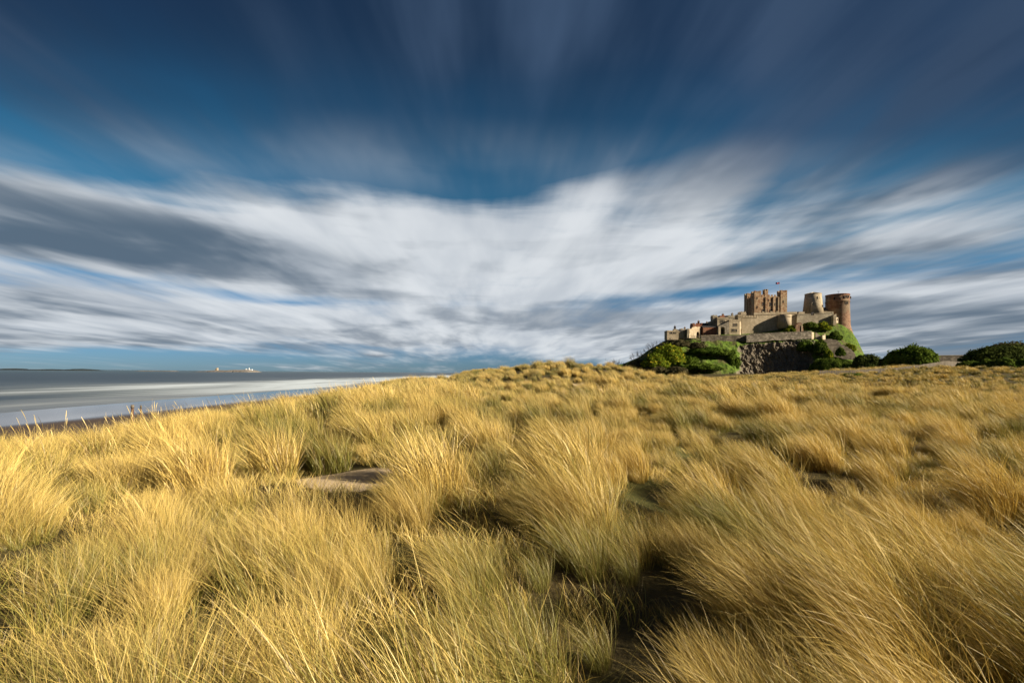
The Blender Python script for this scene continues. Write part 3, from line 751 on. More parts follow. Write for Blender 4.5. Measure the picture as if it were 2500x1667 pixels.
# gatehouse and the ranges stepping down to the left
Z1 = -1146
def rng(name, label, x0, x1, yt, yb, Y, d, mat, wins=(), **kw):
    return block(name, label, 'building', x0 + Z1, x1 + Z1, yt, yb, Y, d, mat, [(w[0] + Z1, *w[1:]) for w in wins], **kw)
g = rng('gatehouse', 'square beige gatehouse with two rows of mullioned windows', 1088, 1240, 668, 900, 290.0, 7, M['beige'], [(1176, 742, 46, 36, 3), (1162, 822, 62, 34, 4)])
Y = 290.0
a, b = za(1240.5 + Z1, 880, Y), za(1276 + Z1, 880, Y)
MB().prism([(a.x, Y + .05), (b.x, Y + 1.3), (b.x, Y + 6), (a.x, Y + 5)], a.z - 1, za(0, 690, Y).z).build('lit_return', M['pale'], g)  # lighter stone than the gatehouse walls, sunlit side set by colour
tt = rng('stair_tower', 'slim stair tower rising behind the gatehouse', 1216, 1272, 600, 800, 292.0, 4, M['beige'], crest=2, crest_h=0.7)
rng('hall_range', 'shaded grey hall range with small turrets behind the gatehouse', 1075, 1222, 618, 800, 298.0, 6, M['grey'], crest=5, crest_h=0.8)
rng('chamber_block', 'beige square block with a three-light window left of the gatehouse', 912, 1072, 632, 800, 291.5, 6, M['beige'], [(988, 690, 48, 34, 3)])
rng('corner_turret', 'narrow turret with flat battlements left of the chamber block', 846, 916, 610, 800, 293.5, 3.5, M['grey'], crest=2, crest_h=0.6)
rng('chimney_range', 'low dark roofed range with a red chimney behind the chamber block', 948, 1076, 606, 700, 304.0, 6, M['brick'], string=False)
rng('captain_lodging', 'narrow beige lodging with parapet beside the keep', 1262, 1336, 565, 700, 300.0, 5, M['beige'], crest=3, crest_h=0.9)
rng('low_step_range', 'low grey step of roof joining the turret to the brick range', 808, 850, 690, 800, 294.0, 4, M['grey'], string=False)
# gateway arch in its sloping wall
def gateway():
    Y = 288.5; t = thing('gateway', 'tall dark arched gateway in a sloping stone wall', 'gate', tuple(za(990 + Z1, 890, Y)))
    arch = [(960, 892), (960, 800)] + [(992 - 32 * math.cos(k * math.pi / 10), 800 - 30 * math.sin(k * math.pi / 10)) for k in range(1, 10)] + [(1025, 800), (1025, 892)]
    out = [(925, 892), (925, 760)] + [(1040, 712), (1086, 690), (1086, 892)]
    poly = [out[0]] + arch + [out[4], out[3], out[2], out[1]]
    MB().slab([p for p in pts([(x + Z1, y) for x, y in poly], Y)], Y, Y + 1.8).build('wall', M['edge'], t)
    MB().slab(pts([(x + Z1, y) for x, y in ((940, 896), (940, 760), (1050, 760), (1050, 896))], Y + 3.2), Y + 3.2, Y + 3.5).build('door', M['iron'], t)
    MB().slab(pts([(x + Z1, y) for x, y in ((924, 893), (924, 770), (956, 780), (956, 893))], Y), Y - 0.5, Y - 0.02).build('buttress', M['beige'], t)
gateway()
rng('brick_range', 'low red brick range between the ruin and the gateway', 702, 926, 775, 900, 290.5, 5, M['brick'], string=False, roof=0.9)
for x, yt, yb, Y_, w_, m_, lab in (
        (640, 690, 760, 296.0, 0.9, 'brick', 'short red chimney stack above the dark crenellated range'), (762, 706, 770, 299.5, 0.8, 'grey', 'grey chimney stack on the long slate roofed range'),
        (1000, 588, 640, 306.0, 1.0, 'brick', 'red chimney stack on the low range behind the chamber block'), (1136, 580, 640, 300.0, 0.9, 'grey', 'grey chimney stack on the shaded hall range'),
        (436, 786, 830, 293.0, 0.8, 'slate', 'dark chimney stack on the small stepped cottage'), (885, 716, 790, 293.0, 0.7, 'beige', 'short pale chimney stack beside the narrow turret')):
    p = za(x + Z1, yb, Y_); q_ = za(x + Z1, yt, Y_)
    t_ = thing('chimney_stack', lab, 'chimney', p, 'chimney stacks of the left castle ranges')
    MB().box(p.x - w_ / 2, p.x + w_ / 2, Y_, Y_ + w_ * 1.2, p.z, q_.z).build('stack', M[m_], t_)
    MB().box(p.x - w_ / 2 - .12, p.x + w_ / 2 + .12, Y_ - .12, Y_ + w_ * 1.2 + .12, q_.z + .003, q_.z + .3).build('cap', M['grey'], t_)
    for dx in (-.2, .2): MB().lathe(p.x + dx, Y_ + w_ * .6, [(.14, q_.z + .303), (.11, q_.z + .9)], 8).build('pot', M['brick'], t_)

def ruin():
    Y = 287.5; t = thing('ruined_chapel', 'pale sunlit ruined chapel front with a tall arched opening', 'ruin', tuple(za(600 + Z1, 930, Y)))
    o = [(495, 935), (505, 800), (540, 798), (556, 775), (590, 768), (604, 755), (640, 768), (668, 760), (704, 768), (708, 935), (682, 935), (682, 870)]
    arc = [(656 + 26 * math.cos(k * math.pi / 8), 870 - 34 * math.sin(k * math.pi / 8)) for k in range(1, 8)]
    o = o + arc + [(630, 870), (630, 935)]
    a, b = za(495 + Z1, 0, Y), za(708 + Z1, 0, Y)
    w = MB().slab(pts([(x + Z1, y) for x, y in o], Y), 0.0, 1.2)
    for v in w.bm.verts: v.co.y += Y + 0.42 * (v.co.x - a.x)            # the front is turned towards the sun
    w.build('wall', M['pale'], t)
    c0, c1 = za(632 + Z1, 0, Y).x, za(680 + Z1, 0, Y).x
    yy = lambda x: Y + 0.42 * (x - a.x) + 1.6
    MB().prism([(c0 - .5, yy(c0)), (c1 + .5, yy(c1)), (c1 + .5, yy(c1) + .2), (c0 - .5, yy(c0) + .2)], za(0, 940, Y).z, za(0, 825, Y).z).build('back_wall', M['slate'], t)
    MB().slab(pts([(x + Z1, y) for x, y in ((470, 935), (478, 800), (494, 800), (494, 935))], Y), Y + .3, Y + 5).build('side_wall', M['grey'], t)
ruin()
rng('crenellated_range', 'dark roofed range with stubby battlements above the ruined chapel', 552, 704, 736, 900, 294.0, 5, M['brick'], crest=4, crest_h=0.9, string=False)
rng('slate_range', 'long low slate roofed range above the brick range', 690, 846, 745, 860, 297.0, 5, M['grey'], string=False, roof=1.6)
rng('stepped_cottage', 'small grey cottage stepping down left of the ruin', 380, 500, 812, 930, 291.0, 5, M['beige'], string=False, crest=3, crest_h=0.7)
rng('buttress_house', 'grey gabled link house between the end house and the ruin', 330, 420, 835, 935, 289.5, 4, M['beige'], string=False, roof=1.2)
e = rng('end_house', 'square beige house with a tall dark chimney at the left castle end', 172, 342, 826, 960, 289.0, 5, M['beige'], [(232, 860, 22, 20, 1), (282, 862, 40, 20, 3)])
c = za(292 + Z1, 815, 291.0)
MB().box(c.x - .5, c.x + .5, 291, 292.2, c.z - 1, za(0, 768, 291).z).build('chimney', M['slate'], e)
MB().box(c.x - 1.1, c.x + 1.4, 290.8, 292.4, c.z - 1, c.z + 0.5).build('chimney_base', M['grey'], e)
MB().bar((c.x, 291.6, za(0, 768, 291).z - 0.1), (c.x, 291.6, za(0, 750, 291).z), 0.22, 0.16, 8).build('chimney_pot', M['brick'], e)
# terrace lawn and rail
lt = za(960 + Z1, 898, 286.6); rt = za(1290 + Z1, 884, 286.6)
lawn = MB().prism([(lt.x, 286.4), (rt.x, 286.4), (rt.x, 290.2), (lt.x, 290.2)], lt.z - 2, lt.z + 0.55).build('terrace_lawn', material('lawn', lambda N: N.mix(N.noise(N.P, 1.2, 4), (0.09, 0.15, 0.02), (0.17, 0.24, 0.035)), 0.95), None)
tag(lawn, kind='structure')
def rail():
    Y = 284.2; t = thing('rail_fence', 'pale timber rail fence on the slope before the ruined chapel', 'fence', tuple(za(530 + Z1, 945, Y)))
    top = [(528, 905), (600, 908), (680, 895)]
    for (xa, ya), (xb, yb) in zip(top[:-1], top[1:]):
        for dy in (0, 20):
            MB().bar(za(xa + Z1, ya + dy, Y), za(xb + Z1, yb + dy, Y), 0.09).build('rail', M['wood'], t)
        for k in range(3):
            f = k / 3; p = za(xa + (xb - xa) * f + Z1, ya + (yb - ya) * f - 5, Y)
            MB().bar(p, p - Vector((0, 0, 2.8)), 0.12).build('post', M['wood'], t)
rail()


# ------------------------------------------------------------------ shrubs, hedges and ivy
def leaf_mat(name, dark, light, accent=None, share=0.0):
    def fn(N):
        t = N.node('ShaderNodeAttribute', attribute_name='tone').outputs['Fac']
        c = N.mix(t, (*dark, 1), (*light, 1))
        if accent: c = N.mix(N.ramp(N.m('FRACT', N.mul(t, 5.7)), 1 - share, 1 - share + 0.04), c, (*accent, 1))
        tr = N.node('ShaderNodeBsdfTranslucent'); df = N.node('ShaderNodeBsdfDiffuse'); mx = N.node('ShaderNodeMixShader'); mx.inputs[0].default_value = 0.25
        N.l.new(c, df.inputs['Color']); N.l.new(c, tr.inputs['Color']); N.l.new(df.outputs[0], mx.inputs[1]); N.l.new(tr.outputs[0], mx.inputs[2])
        N.l.new(mx.outputs[0], N.out.inputs['Surface']); N.n.remove(N.b)
        return None
    return material(name, fn)
LEAF = {
    'gorse': leaf_mat('gorse_leaf', (0.085, 0.130, 0.013), (0.25, 0.305, 0.028), (0.50, 0.40, 0.03), 0.14),
    'ivy': leaf_mat('ivy_leaf', (0.038, 0.070, 0.012), (0.145, 0.205, 0.030)),
    'green': leaf_mat('hedge_leaf', (0.045, 0.075, 0.014), (0.150, 0.205, 0.034)),
    'dark': leaf_mat('dark_leaf', (0.034, 0.048, 0.013), (0.115, 0.140, 0.033)),
    'olive': leaf_mat('olive_scrub_leaf', (0.055, 0.050, 0.024), (0.17, 0.15, 0.075)),
}
M['twig'] = material('twig_bark', lambda N: N.mix(N.noise(N.P, 2.0, 3), (0.055, 0.042, 0.033), (0.15, 0.115, 0.09)), 0.9)
M['dry_twig'] = material('dry_twig_bark', lambda N: N.mix(N.noise(N.P, 3.0, 3), (0.14, 0.095, 0.06), (0.30, 0.22, 0.14)), 0.9)

def bush(name, label, cat, px, base, top, Y, wpx, mat, n=2600, leaf=0.42, seed=0, depth=None, group=None, lumps=9, ground=None):
    """a leafy dome made of many leaf faces over uneven lumps, with stems inside"""
    g = np.random.default_rng(500 + seed)
    b = at(px, base, Y); tp = at(px, top, Y); w = wpx / FPX * Y; h = tp.z - b.z; d = depth or w * 0.6
    t = thing(name, label, cat, b, group)
    L = []
    for k in range(lumps):
        a = g.random() * 2 * math.pi; r = math.sqrt(g.random()) * 0.62
        cx, cy = r * math.cos(a), r * math.sin(a)
        rad = g.uniform(0.34, 0.5); cz = (0.9 - rad) * math.sqrt(max(0.05, 1 - r * r)) * g.uniform(0.75, 1.0)
        L.append((cx, cy, cz, rad))
    for k in range(8):                                    # skirts, so that the bush is leafy to the ground
        a = 2 * math.pi * (k + g.random() * .6) / 8; L.append((0.66 * math.cos(a), 0.66 * math.sin(a), 0.16, g.uniform(0.27, 0.36)))
    L.append((0, 0, 0.45, 0.5))
    L = np.array(L)
    per = int(3.6 * n) // len(L); P, Nn = [], []
    for cx, cy, cz, rad in L:
        v = g.normal(size=(per, 3)); v /= np.linalg.norm(v, axis=1)[:, None]; v[:, 2] = np.where(v[:, 2] < -0.3, -v[:, 2], v[:, 2])
        rr = rad * (0.98 - 0.20 * g.random(per) ** 2 + 0.22 * np.where(g.random(per) < 0.15, g.random(per), 0) + 0.45 * (fbm(v[:, 0] * 3.5 + cx * 9, v[:, 1] * 3.5, v[:, 2] * 3.5, seed, 3) - 0.5))
        p = np.array([cx, cy, cz]) + v * rr[:, None]
        inside = np.zeros(per, bool)
        for q in L:
            inside |= (np.linalg.norm(p - q[:3], axis=1) < q[3] * 0.78)
        k = ~inside & (p[:, 2] > -0.04); P.append(p[k]); Nn.append(v[k])
    P = np.concatenate(P); Nn = np.concatenate(Nn); m = len(P)
    P = P * np.array([w / 2, d / 2, h]) + np.array(b)
    nrm = Nn + g.normal(0, 0.55, (m, 3)); nrm /= np.linalg.norm(nrm, axis=1)[:, None]
    t1 = np.cross(nrm, g.normal(size=(m, 3))); t1 /= np.linalg.norm(t1, axis=1)[:, None]; t2 = np.cross(nrm, t1)
    s = leaf * g.uniform(0.8, 1.6, m)[:, None] / 2
    q0, q1, q2, q3 = P - t1 * s * 1.4, P - t2 * s, P + t1 * s * 1.4, P + t2 * s
    V = np.stack([q0, q1, q2, q3], 1).reshape(-1, 3); F = np.arange(4 * m).reshape(-1, 4)
    th, ph = np.meshgrid(np.linspace(0.05, math.pi - 0.05, 6), np.linspace(0, 2 * math.pi, 8, endpoint=False), indexing='ij')
    unit = np.stack([np.sin(th) * np.cos(ph), np.sin(th) * np.sin(ph), np.cos(th)], -1).reshape(-1, 3)
    kk = np.arange(48).reshape(6, 8); kn = np.roll(kk, -1, 1)
    sf = np.stack([kk[:-1], kn[:-1], kn[1:], kk[1:]], -1).reshape(-1, 4)
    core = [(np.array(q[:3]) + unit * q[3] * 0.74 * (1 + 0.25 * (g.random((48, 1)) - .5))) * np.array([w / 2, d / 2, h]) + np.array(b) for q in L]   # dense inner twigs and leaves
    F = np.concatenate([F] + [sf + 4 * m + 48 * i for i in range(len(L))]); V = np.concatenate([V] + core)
    me = npmesh('foliage', V, F)
    clump = fbm(P[:, 0] / (w * .12), P[:, 1] / (w * .12), P[:, 2] / (w * .12), seed + 7, 2)
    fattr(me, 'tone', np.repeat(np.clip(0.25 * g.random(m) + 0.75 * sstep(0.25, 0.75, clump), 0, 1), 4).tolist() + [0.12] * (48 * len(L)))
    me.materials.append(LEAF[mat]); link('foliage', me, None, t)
    for k in range(4):
        a = 2 * math.pi * (k + g.random() * .7) / 4; r = 0.1 + g.random() * 0.25
        MB().bar((b.x + r * .4 * w * math.cos(a), b.y + r * .4 * d * math.sin(a), b.z - 0.5), (b.x + r * 1.4 * w / 2 * math.cos(a), b.y + r * 1.4 * d / 2 * math.sin(a), b.z + h * g.uniform(.4, .7)), w * 0.012, w * 0.006, 5).build('stem', M['twig'], t)
    return t

def bare_shrub(name, label, px, base, top, Y, wpx, mat='twig', stems=26, seed=0, thick=1.0, group=None):
    """a leafless shrub: forked stems and a haze of fine twigs"""
    g = random.Random(900 + seed)
    b = at(px, base, Y); h = at(px, top, Y).z - b.z; w = wpx / FPX * Y
    t = thing(name, label, 'shrub', b, group)
    def grow(mb, p, d, ln, r, lvl):
        q = p + d * ln
        mb.bar(p, q, r, r * 0.55, 3)
        if lvl:
            for k in range(3 if lvl > 1 else 4):
                nd = (d + Vector((g.gauss(-0.05, .42), g.gauss(0, .42), g.gauss(.12, .3)))).normalized()
                grow(mb, p.lerp(q, g.uniform(.45, 1)), nd, ln * g.uniform(.45, .75), r * .55, lvl - 1)
    fine = MB()
    for k in range(stems):
        x = g.uniform(-.5, .5) * w; y = g.uniform(-.3, .3) * w
        d = Vector((x / w * 1.1 + g.gauss(-.1, .2), y / w * 1.1 + g.gauss(0, .2), 1)).normalized()
        edge = math.sqrt(max(0.15, 1 - (2 * x / w) ** 2))
        mb = MB() if k % 4 == 0 else fine
        grow(mb, b + Vector((x, y, -0.3)), d, h * 0.55 * edge * g.uniform(.7, 1.1), 0.010 * h * thick, 2)
        if mb is not fine: mb.build('stem', M[mat], t)
    fine.build('twigs', M[mat], t)['kind'] = 'stuff'
    return t

# the bright gorse on the left slope of the rock
bush('gorse_bush', 'bright yellow-green gorse dome on the sunlit left slope', 'bush', 1627, 886, 837, 256, 92, 'gorse', 4600, 0.5, 1, lumps=14)
bush('gorse_bush', 'smaller flowering gorse at the foot of the bright gorse dome', 'bush', 1600, 898, 860, 252, 74, 'gorse', 2800, 0.45, 2)
G1 = 'dark thickets on the shaded castle slope'
for i, (px, ba, to, Y, w, m_, lab) in enumerate((
        (1676, 888, 868, 264, 60, 'ivy', 'dark green thicket just right of the bright gorse dome'),
        (1722, 864, 845, 273, 96, 'ivy', 'dark green thicket below the left end of the terrace wall'),
        (1760, 868, 850, 274, 60, 'green', 'mid green thicket in the middle of the shaded slope'),
        (1789, 896, 850, 273, 38, 'ivy', 'dark ivy hanging just left of the bare crag'),
        (1716, 904, 884, 262, 110, 'ivy', 'low dark thicket at the foot of the shaded slope'))):
    bush('ivy_thicket', lab, 'bush', px, ba, to, Y, w, m_, 2600, 0.38, 10 + i, group=G1)
for i, (px, ba, to, Y, w, lab) in enumerate((
        (1560, 902, 876, 256, 62, 'greyish scrub low on the left slope of the rock'),
        (1600, 908, 886, 250, 60, 'straw coloured scrub below the flowering gorse'),
        (1648, 912, 893, 248, 64, 'grey-brown scrub at the foot of the rock behind the dune'),
        (1660, 846, 828, 270, 50, 'brownish scrub just below the ruined chapel'),
        (1700, 850, 834, 272, 44, 'tawny scrub below the rail fence'))):
    bush('olive_scrub', lab, 'bush', px, ba, to, Y, w, 'olive', 2000, 0.4, 20 + i, group='pale scrub on the castle slope')
bush('ivy_bush', 'large rounded ivy bush at the right foot of the crag', 'bush', 2030, 917, 870, 262, 84, 'green', 5200, 0.4, 31, lumps=18)
bush('ivy_bush', 'dark ivy mass between the crag and the rounded bush', 'bush', 1996, 918, 878, 264, 50, 'ivy', 2400, 0.5, 32)
bush('ivy_bush', 'small lit ivy bush right of the rounded bush', 'bush', 2074, 912, 880, 258, 46, 'green', 1600, 0.45, 33)
bush('ivy_bush', 'green ivy clinging high on the right edge of the crag', 'bush', 2004, 862, 826, 274, 36, 'green', 1600, 0.45, 34)
bush('ivy_bush', 'dark ivy draped under the end of the rubble wall', 'bush', 1968, 856, 828, 278, 46, 'ivy', 1600, 0.45, 35)

for i, (px, ba, to, Y, w, lab) in enumerate((
        (1930, 812, 793, 290, 34, 'low shrub on the mound just left of the broken red stub'), (1978, 800, 785, 292, 40, 'low shrub on the mound crest before the grey wall'),
        (2012, 806, 784, 292, 36, 'ragged shrub at the right of the mound crest'), (2040, 830, 806, 288, 36, 'green shrub on the slope under the round tower'),
        (2072, 858, 836, 284, 34, 'green shrub low on the slope right of the flank wall'),
        (2052, 868, 846, 271, 26, 'small shrub rooted in the broken flank wall'), (2022, 874, 850, 270, 24, 'tuft of shrub at the foot of the flank wall'))):
    bush('mound_shrub', lab, 'bush', px, ba, to, Y, w, 'green' if i % 2 else 'gorse', 1100, 0.4, 70 + i, group='shrubs on the castle mound', lumps=6)

# bare shrubs along the skyline of the left slope
for i, (px, ba, to, Y, w, lab) in enumerate((
        (1502, 897, 871, 262, 50, 'leafless dark shrub at the far left foot of the castle slope'),
        (1562, 878, 853, 266, 44, 'leafless shrub halfway up the left skyline of the rock'),
        (1600, 860, 826, 270, 46, 'leafless shrub high on the skyline beside the end house'),
        (1640, 846, 820, 276, 50, 'brown leafless shrubs under the end house windows'),
        (1672, 838, 819, 278, 36, 'leafless brown shrub under the small grey cottage'),
        (1462, 902, 884, 255, 30, 'small leafless shrub leftmost below the castle rock'))):
    bare_shrub('bare_shrub', lab, px, ba, to, Y, w, 'twig', 30, i, 1.3, 'leafless shrubs by the castle')

# right-hand side: round bush, hedge banks, thickets on the dune
bush('round_bush', 'big dark domed evergreen bush standing alone right of the castle', 'bush', 2226, 905, 838, 160, 118, 'ivy', 8000, 0.42, 41, lumps=26, depth=13)
bush('scrub_bank', 'low dark brown scrub between the castle rock and the domed bush', 'bush', 2120, 908, 861, 190, 84, 'dark', 3000, 0.45, 42)
bush('scrub_bank', 'small dark scrub touching the left of the domed bush', 'bush', 2163, 906, 868, 180, 40, 'dark', 1600, 0.4, 43)
bush('scrub_mound', 'dark mound of scrub with tawny top at the far right', 'bush', 2462, 902, 836, 165, 210, 'dark', 8000, 0.42, 44, lumps=22, depth=16)
bush('scrub_mound', 'tawny grass-topped scrub crowning the far right mound', 'bush', 2480, 872, 831, 172, 150, 'olive', 2400, 0.42, 45, depth=12)
bush('scrub_mound', 'low dark scrub sloping off the left of the far right mound', 'bush', 2376, 904, 862, 168, 110, 'dark', 2400, 0.4, 46)
for i, (px, ba, to, Y, w, lab) in enumerate((
        (2368, 905, 880, 124, 60, 'leftmost bright green bush of the right-hand hedge'), (2412, 908, 876, 122, 62, 'second bright green bush from the left in the hedge'),
        (2456, 910, 872, 120, 64, 'tallest bright green bush of the right-hand hedge'), (2500, 910, 874, 120, 66, 'hedge bush cut by the right edge of the picture'))):
    bush('hedge_bush', lab, 'bush', px, ba, to, Y, w, 'green', 2400, 0.32, 50 + i, group='green hedge at the right')
bush('bramble', 'low green bramble strip just before the timber fence', 'bush', 2085, 930, 910, 105, 110, 'green', 2200, 0.3, 60, depth=5)
for i, (px, ba, to, Y, w, lab) in enumerate((
        (2180, 950, 905, 58, 110, 'tangle of leafless tawny thicket in front of the timber fence'), (2125, 948, 915, 60, 80, 'leafless thicket left of the tawny tangle on the dune'),
        (2370, 958, 922, 50, 110, 'purple-brown leafless thicket on the dune at the right'), (1935, 930, 908, 74, 60, 'small reddish leafless thicket on the dune below the crag'))):
    bare_shrub('bare_thicket', lab, px, ba, to, Y, w, 'dry_twig', 46, 20 + i, 0.55, 'leafless thickets on the dune')

# ------------------------------------------------------------------ timber fence, far wall, posts
def fence():
    path = [(2312, 126, 880), (2250, 121, 890), (2190, 118, 897), (2085, 115, 903), (2000, 114, 905)]
    a = at(2312, 893, 126)
    t = thing('board_fence', 'long weathered grey board fence running from the dune towards the castle', 'fence', a)
    shared = {}
    def run(path):
        for (p0, Y0, t0), (p1, Y1, t1) in zip(path[:-1], path[1:]):
            A, B = at(p0, t0, Y0), at(p1, t1, Y1); ln = (B - A).length; n = max(3, int(ln / 0.62))
            ang = math.atan2(B.y - A.y, B.x - A.x)
            for k in range(n):
                f = (k + 0.5) / n; p = A.lerp(B, f)
                h = 1.9 + random.uniform(-.06, .06)
                if 'b' not in shared:
                    o = MB().box(-.25, .25, -.02, .02, -1.9, 0).build('board', M['wood'], t); shared['b'] = o.data
                    o.matrix_parent_inverse = Matrix()
                else:
                    o = bpy.data.objects.new('board', shared['b']); COL.objects.link(o); o.parent = t
                o.location = p - t.location + Vector((0, 0, random.uniform(-.07, .07))); o.rotation_euler = (random.uniform(-.02, .02), random.uniform(-.02, .02), ang)
            for dz in (-0.35, -1.2):
                MB().bar(A + Vector((0, .08, dz)), B + Vector((0, .08, dz)), 0.05, 0.05, 4).build('rail', M['wood'], t)
    run(path)
    run([(2312, 126, 881), (2350, 140, 884)])
fence()
w = thing('field_wall', 'low straight stone wall behind the fence beside the domed bush', 'stone wall', at(2340, 885, 190), None)
p0, p1 = at(2262, 869, 190), at(2420, 868, 190)
MB().slab([(p0.x, p0.z - 6), (p0.x, p0.z), (p1.x, p1.z), (p1.x, p1.z - 6)], 190, 190.8).build('wall', M['rubble'], w)
MB().slab([(p0.x, p0.z + .02), (p0.x, p0.z + .3), (p1.x, p1.z + .3), (p1.x, p1.z + .02)], 189.85, 190.95).build('coping', M['grey'], w)

def post(px, py, Y, r, lab):
    tp = at(px, py, Y); z0 = min(float(G(tp.x, Y)), tp.z - 0.6)
    t = thing('wooden_post', lab, 'post', (tp.x, Y, z0), 'old posts on the seaward edge')
    MB().lathe(tp.x, Y, [(r * 1.05, z0 - .3), (r, (z0 + tp.z) / 2), (r * .96, tp.z - .12)], 12).build('shaft', M['post'], t, True)
    MB().lathe(tp.x, Y, [(r * 1.25, tp.z - .118), (r * 1.28, tp.z - .06), (r * 1.0, tp.z)], 12).build('cap', M['wood'], t, True)
post(323.5, 988, 17.0, 0.045, 'brown capped wooden post sticking above the left grass crest')
post(344, 989, 18.0, 0.026, 'thinner wooden post just right of the capped post')

# ------------------------------------------------------------------ islands on the horizon
M['isle_dark'] = material('island_rock_dark', lambda N: N.mix(N.noise(N.P, 0.02, 4), (0.012, 0.017, 0.02), (0.03, 0.04, 0.042)), 0.95)
M['isle'] = material('island_rock', lambda N: N.mix(N.noise(N.scale(N.P, (0.05, 0.05, 0.12)), 1.0, 5, 0.7), (0.05, 0.05, 0.052), (0.25, 0.22, 0.19)), 0.95)
M['isle_turf'] = material('island_turf', lambda N: N.mix(N.noise(N.P, 0.03, 4), (0.16, 0.13, 0.06), (0.26, 0.19, 0.11)), 0.95)
def island(name, prof, Y, depth, mat, seed):
    """a low rocky island from its skyline (photo column, metres high)"""
    xs = np.arange(prof[0][0], prof[-1][0] + 0.1, 0.5); hs = np.interp(xs, [p[0] for p in prof], [p[1] for p in prof])
    hs = hs * (0.8 + 0.4 * fbm(xs / 3.0, 0 * xs, 0, seed, 3))
    X = np.array([at(p, 905, Y).x for p in xs]); rows = []
    for f, k, z in ((-.5, 0, -2), (-.42, .55, 0), (-.3, .85, 0), (0, 1, 0), (.3, .8, 0), (.5, 0, -2)):
        rows.append(np.stack([X + 12 * (fbm(xs, xs * 0 + f * 9, 0, seed, 2) - .5), np.full(len(xs), Y + f * depth), hs * k + z], -1))
    n = len(xs); m = len(rows); ii = np.arange(n * m).reshape(m, n)
    me = npmesh(name, np.stack(rows), np.stack([ii[:-1, :-1], ii[:-1, 1:], ii[1:, 1:], ii[1:, :-1]], -1).reshape(-1, 4))
    return tag(link(name, me, mat), kind='structure')
island('outer_island', [(-60, 9), (30, 10), (38, 18), (44, 10), (95, 8), (128, 14), (132, 7), (180, 11), (200, 19), (216, 16), (220, 7), (238, 0)], 5200, 400, M['isle_dark'], 1)
island('skerry', [(335, 0), (350, 7), (395, 5), (425, 9), (432, 0)], 4800, 120, M['isle'], 2)
isl = island('lighthouse_island', [(484, 0), (500, 6), (512, 7), (520, 13), (530, 16), (556, 17), (572, 20), (600, 22), (616, 22), (622, 14), (625, 0)], 4300, 260, M['isle'], 3)
def lighthouse():
    Y = 4260.0; b = at(608, 902, Y)
    t = thing('lighthouse', 'tiny white lighthouse with low white houses on the distant island', 'lighthouse', b)
    z = lambda py: at(608, py, Y).z
    X = lambda p: at(p, 900, Y).x
    MB().lathe(X(608.2), Y, [(4.0, z(903)), (3.2, z(899.2))], 16).build('tower', M['white'], t)
    MB().lathe(X(608.2), Y, [(3.6, z(899.1)), (2.6, z(898.0)), (0.5, z(897.4))], 12).build('lantern', M['white'], t)
    for a_, b_, y0, y1 in ((601.5, 606.4, 904, 901.2), (610, 615.4, 904, 901.3), (599.2, 601.0, 903, 900.2)):
        MB().prism([(X(a_), Y), (X(b_), Y), (X(b_), Y + 12), (X(a_), Y + 12)], z(y0), z(y1)).build('house', M['white'], t)
    t2 = thing('island_tower', 'tiny tan stone tower on the left of the distant island', 'tower', at(529, 903, Y))
    MB().box(X(525.5), X(530.5), Y, Y + 14, z(904.5), z(901.0)).build('house', M['beige'], t2)
    MB().box(X(528.2), X(531.5), Y - 2, Y + 9, z(904.5), z(898.4)).build('tower', M['pale'], t2)
lighthouse()


# ------------------------------------------------------------------ marram grass on the dunes
def _grass(N):
    tone = N.node('ShaderNodeAttribute', attribute_name='tone').outputs['Fac']
    t = N.node('ShaderNodeAttribute', attribute_name='along').outputs['Fac']
    rnd = N.node('ShaderNodeAttribute', attribute_name='hummock', attribute_type='INSTANCER').outputs['Fac']
    n = N.noise(N.scale(N.P, (0.28, 0.28, 0.0)), 1.0, 3, 0.5)
    g = N.add(N.mul(N.sub(n, 0.46), 3.2), N.mul(N.sub(rnd, 0.5), 1.25), N.mul(N.sub(tone, 0.5), 0.9), N.mul(t, -1.25), 0.61)
    straw = N.mix(N.mul(N.add(tone, t), 0.5), (0.49, 0.335, 0.064), (0.82, 0.625, 0.205))  # straw pales along the blade, sunlit highlights painted into the tips
    green = N.mix(tone, (0.115, 0.125, 0.024), (0.30, 0.275, 0.055))
    brown = (0.17, 0.105, 0.042)
    c = N.mix(N.ramp(g, -0.30, 0.42), straw, green)
    c = N.mix(N.ramp(N.m('FRACT', N.mul(tone, 7.3)), 0.74, 0.84, 0.0, 0.85), c, (*brown, 1))
    tr = N.node('ShaderNodeBsdfTranslucent'); df = N.node('ShaderNodeBsdfDiffuse'); gl = N.node('ShaderNodeBsdfGlossy')
    gl.inputs['Roughness'].default_value = 0.45; gl.inputs['Color'].default_value = (0.9, 0.85, 0.7, 1)
    N.l.new(c, df.inputs['Color']); N.l.new(N.mix(1.0, c, (1.0, 0.95, 0.75), 'MULTIPLY'), tr.inputs['Color'])
    m1 = N.node('ShaderNodeMixShader'); m1.inputs[0].default_value = 0.14
    N.l.new(df.outputs[0], m1.inputs[1]); N.l.new(tr.outputs[0], m1.inputs[2])
    m2 = N.node('ShaderNodeMixShader'); m2.inputs[0].default_value = 0.05
    N.l.new(m1.outputs[0], m2.inputs[1]); N.l.new(gl.outputs[0], m2.inputs[2])
    N.l.new(m2.outputs[0], N.out.inputs['Surface'])
    N.n.remove(N.b)
    return None
M['grass'] = material('marram_blades', _grass)

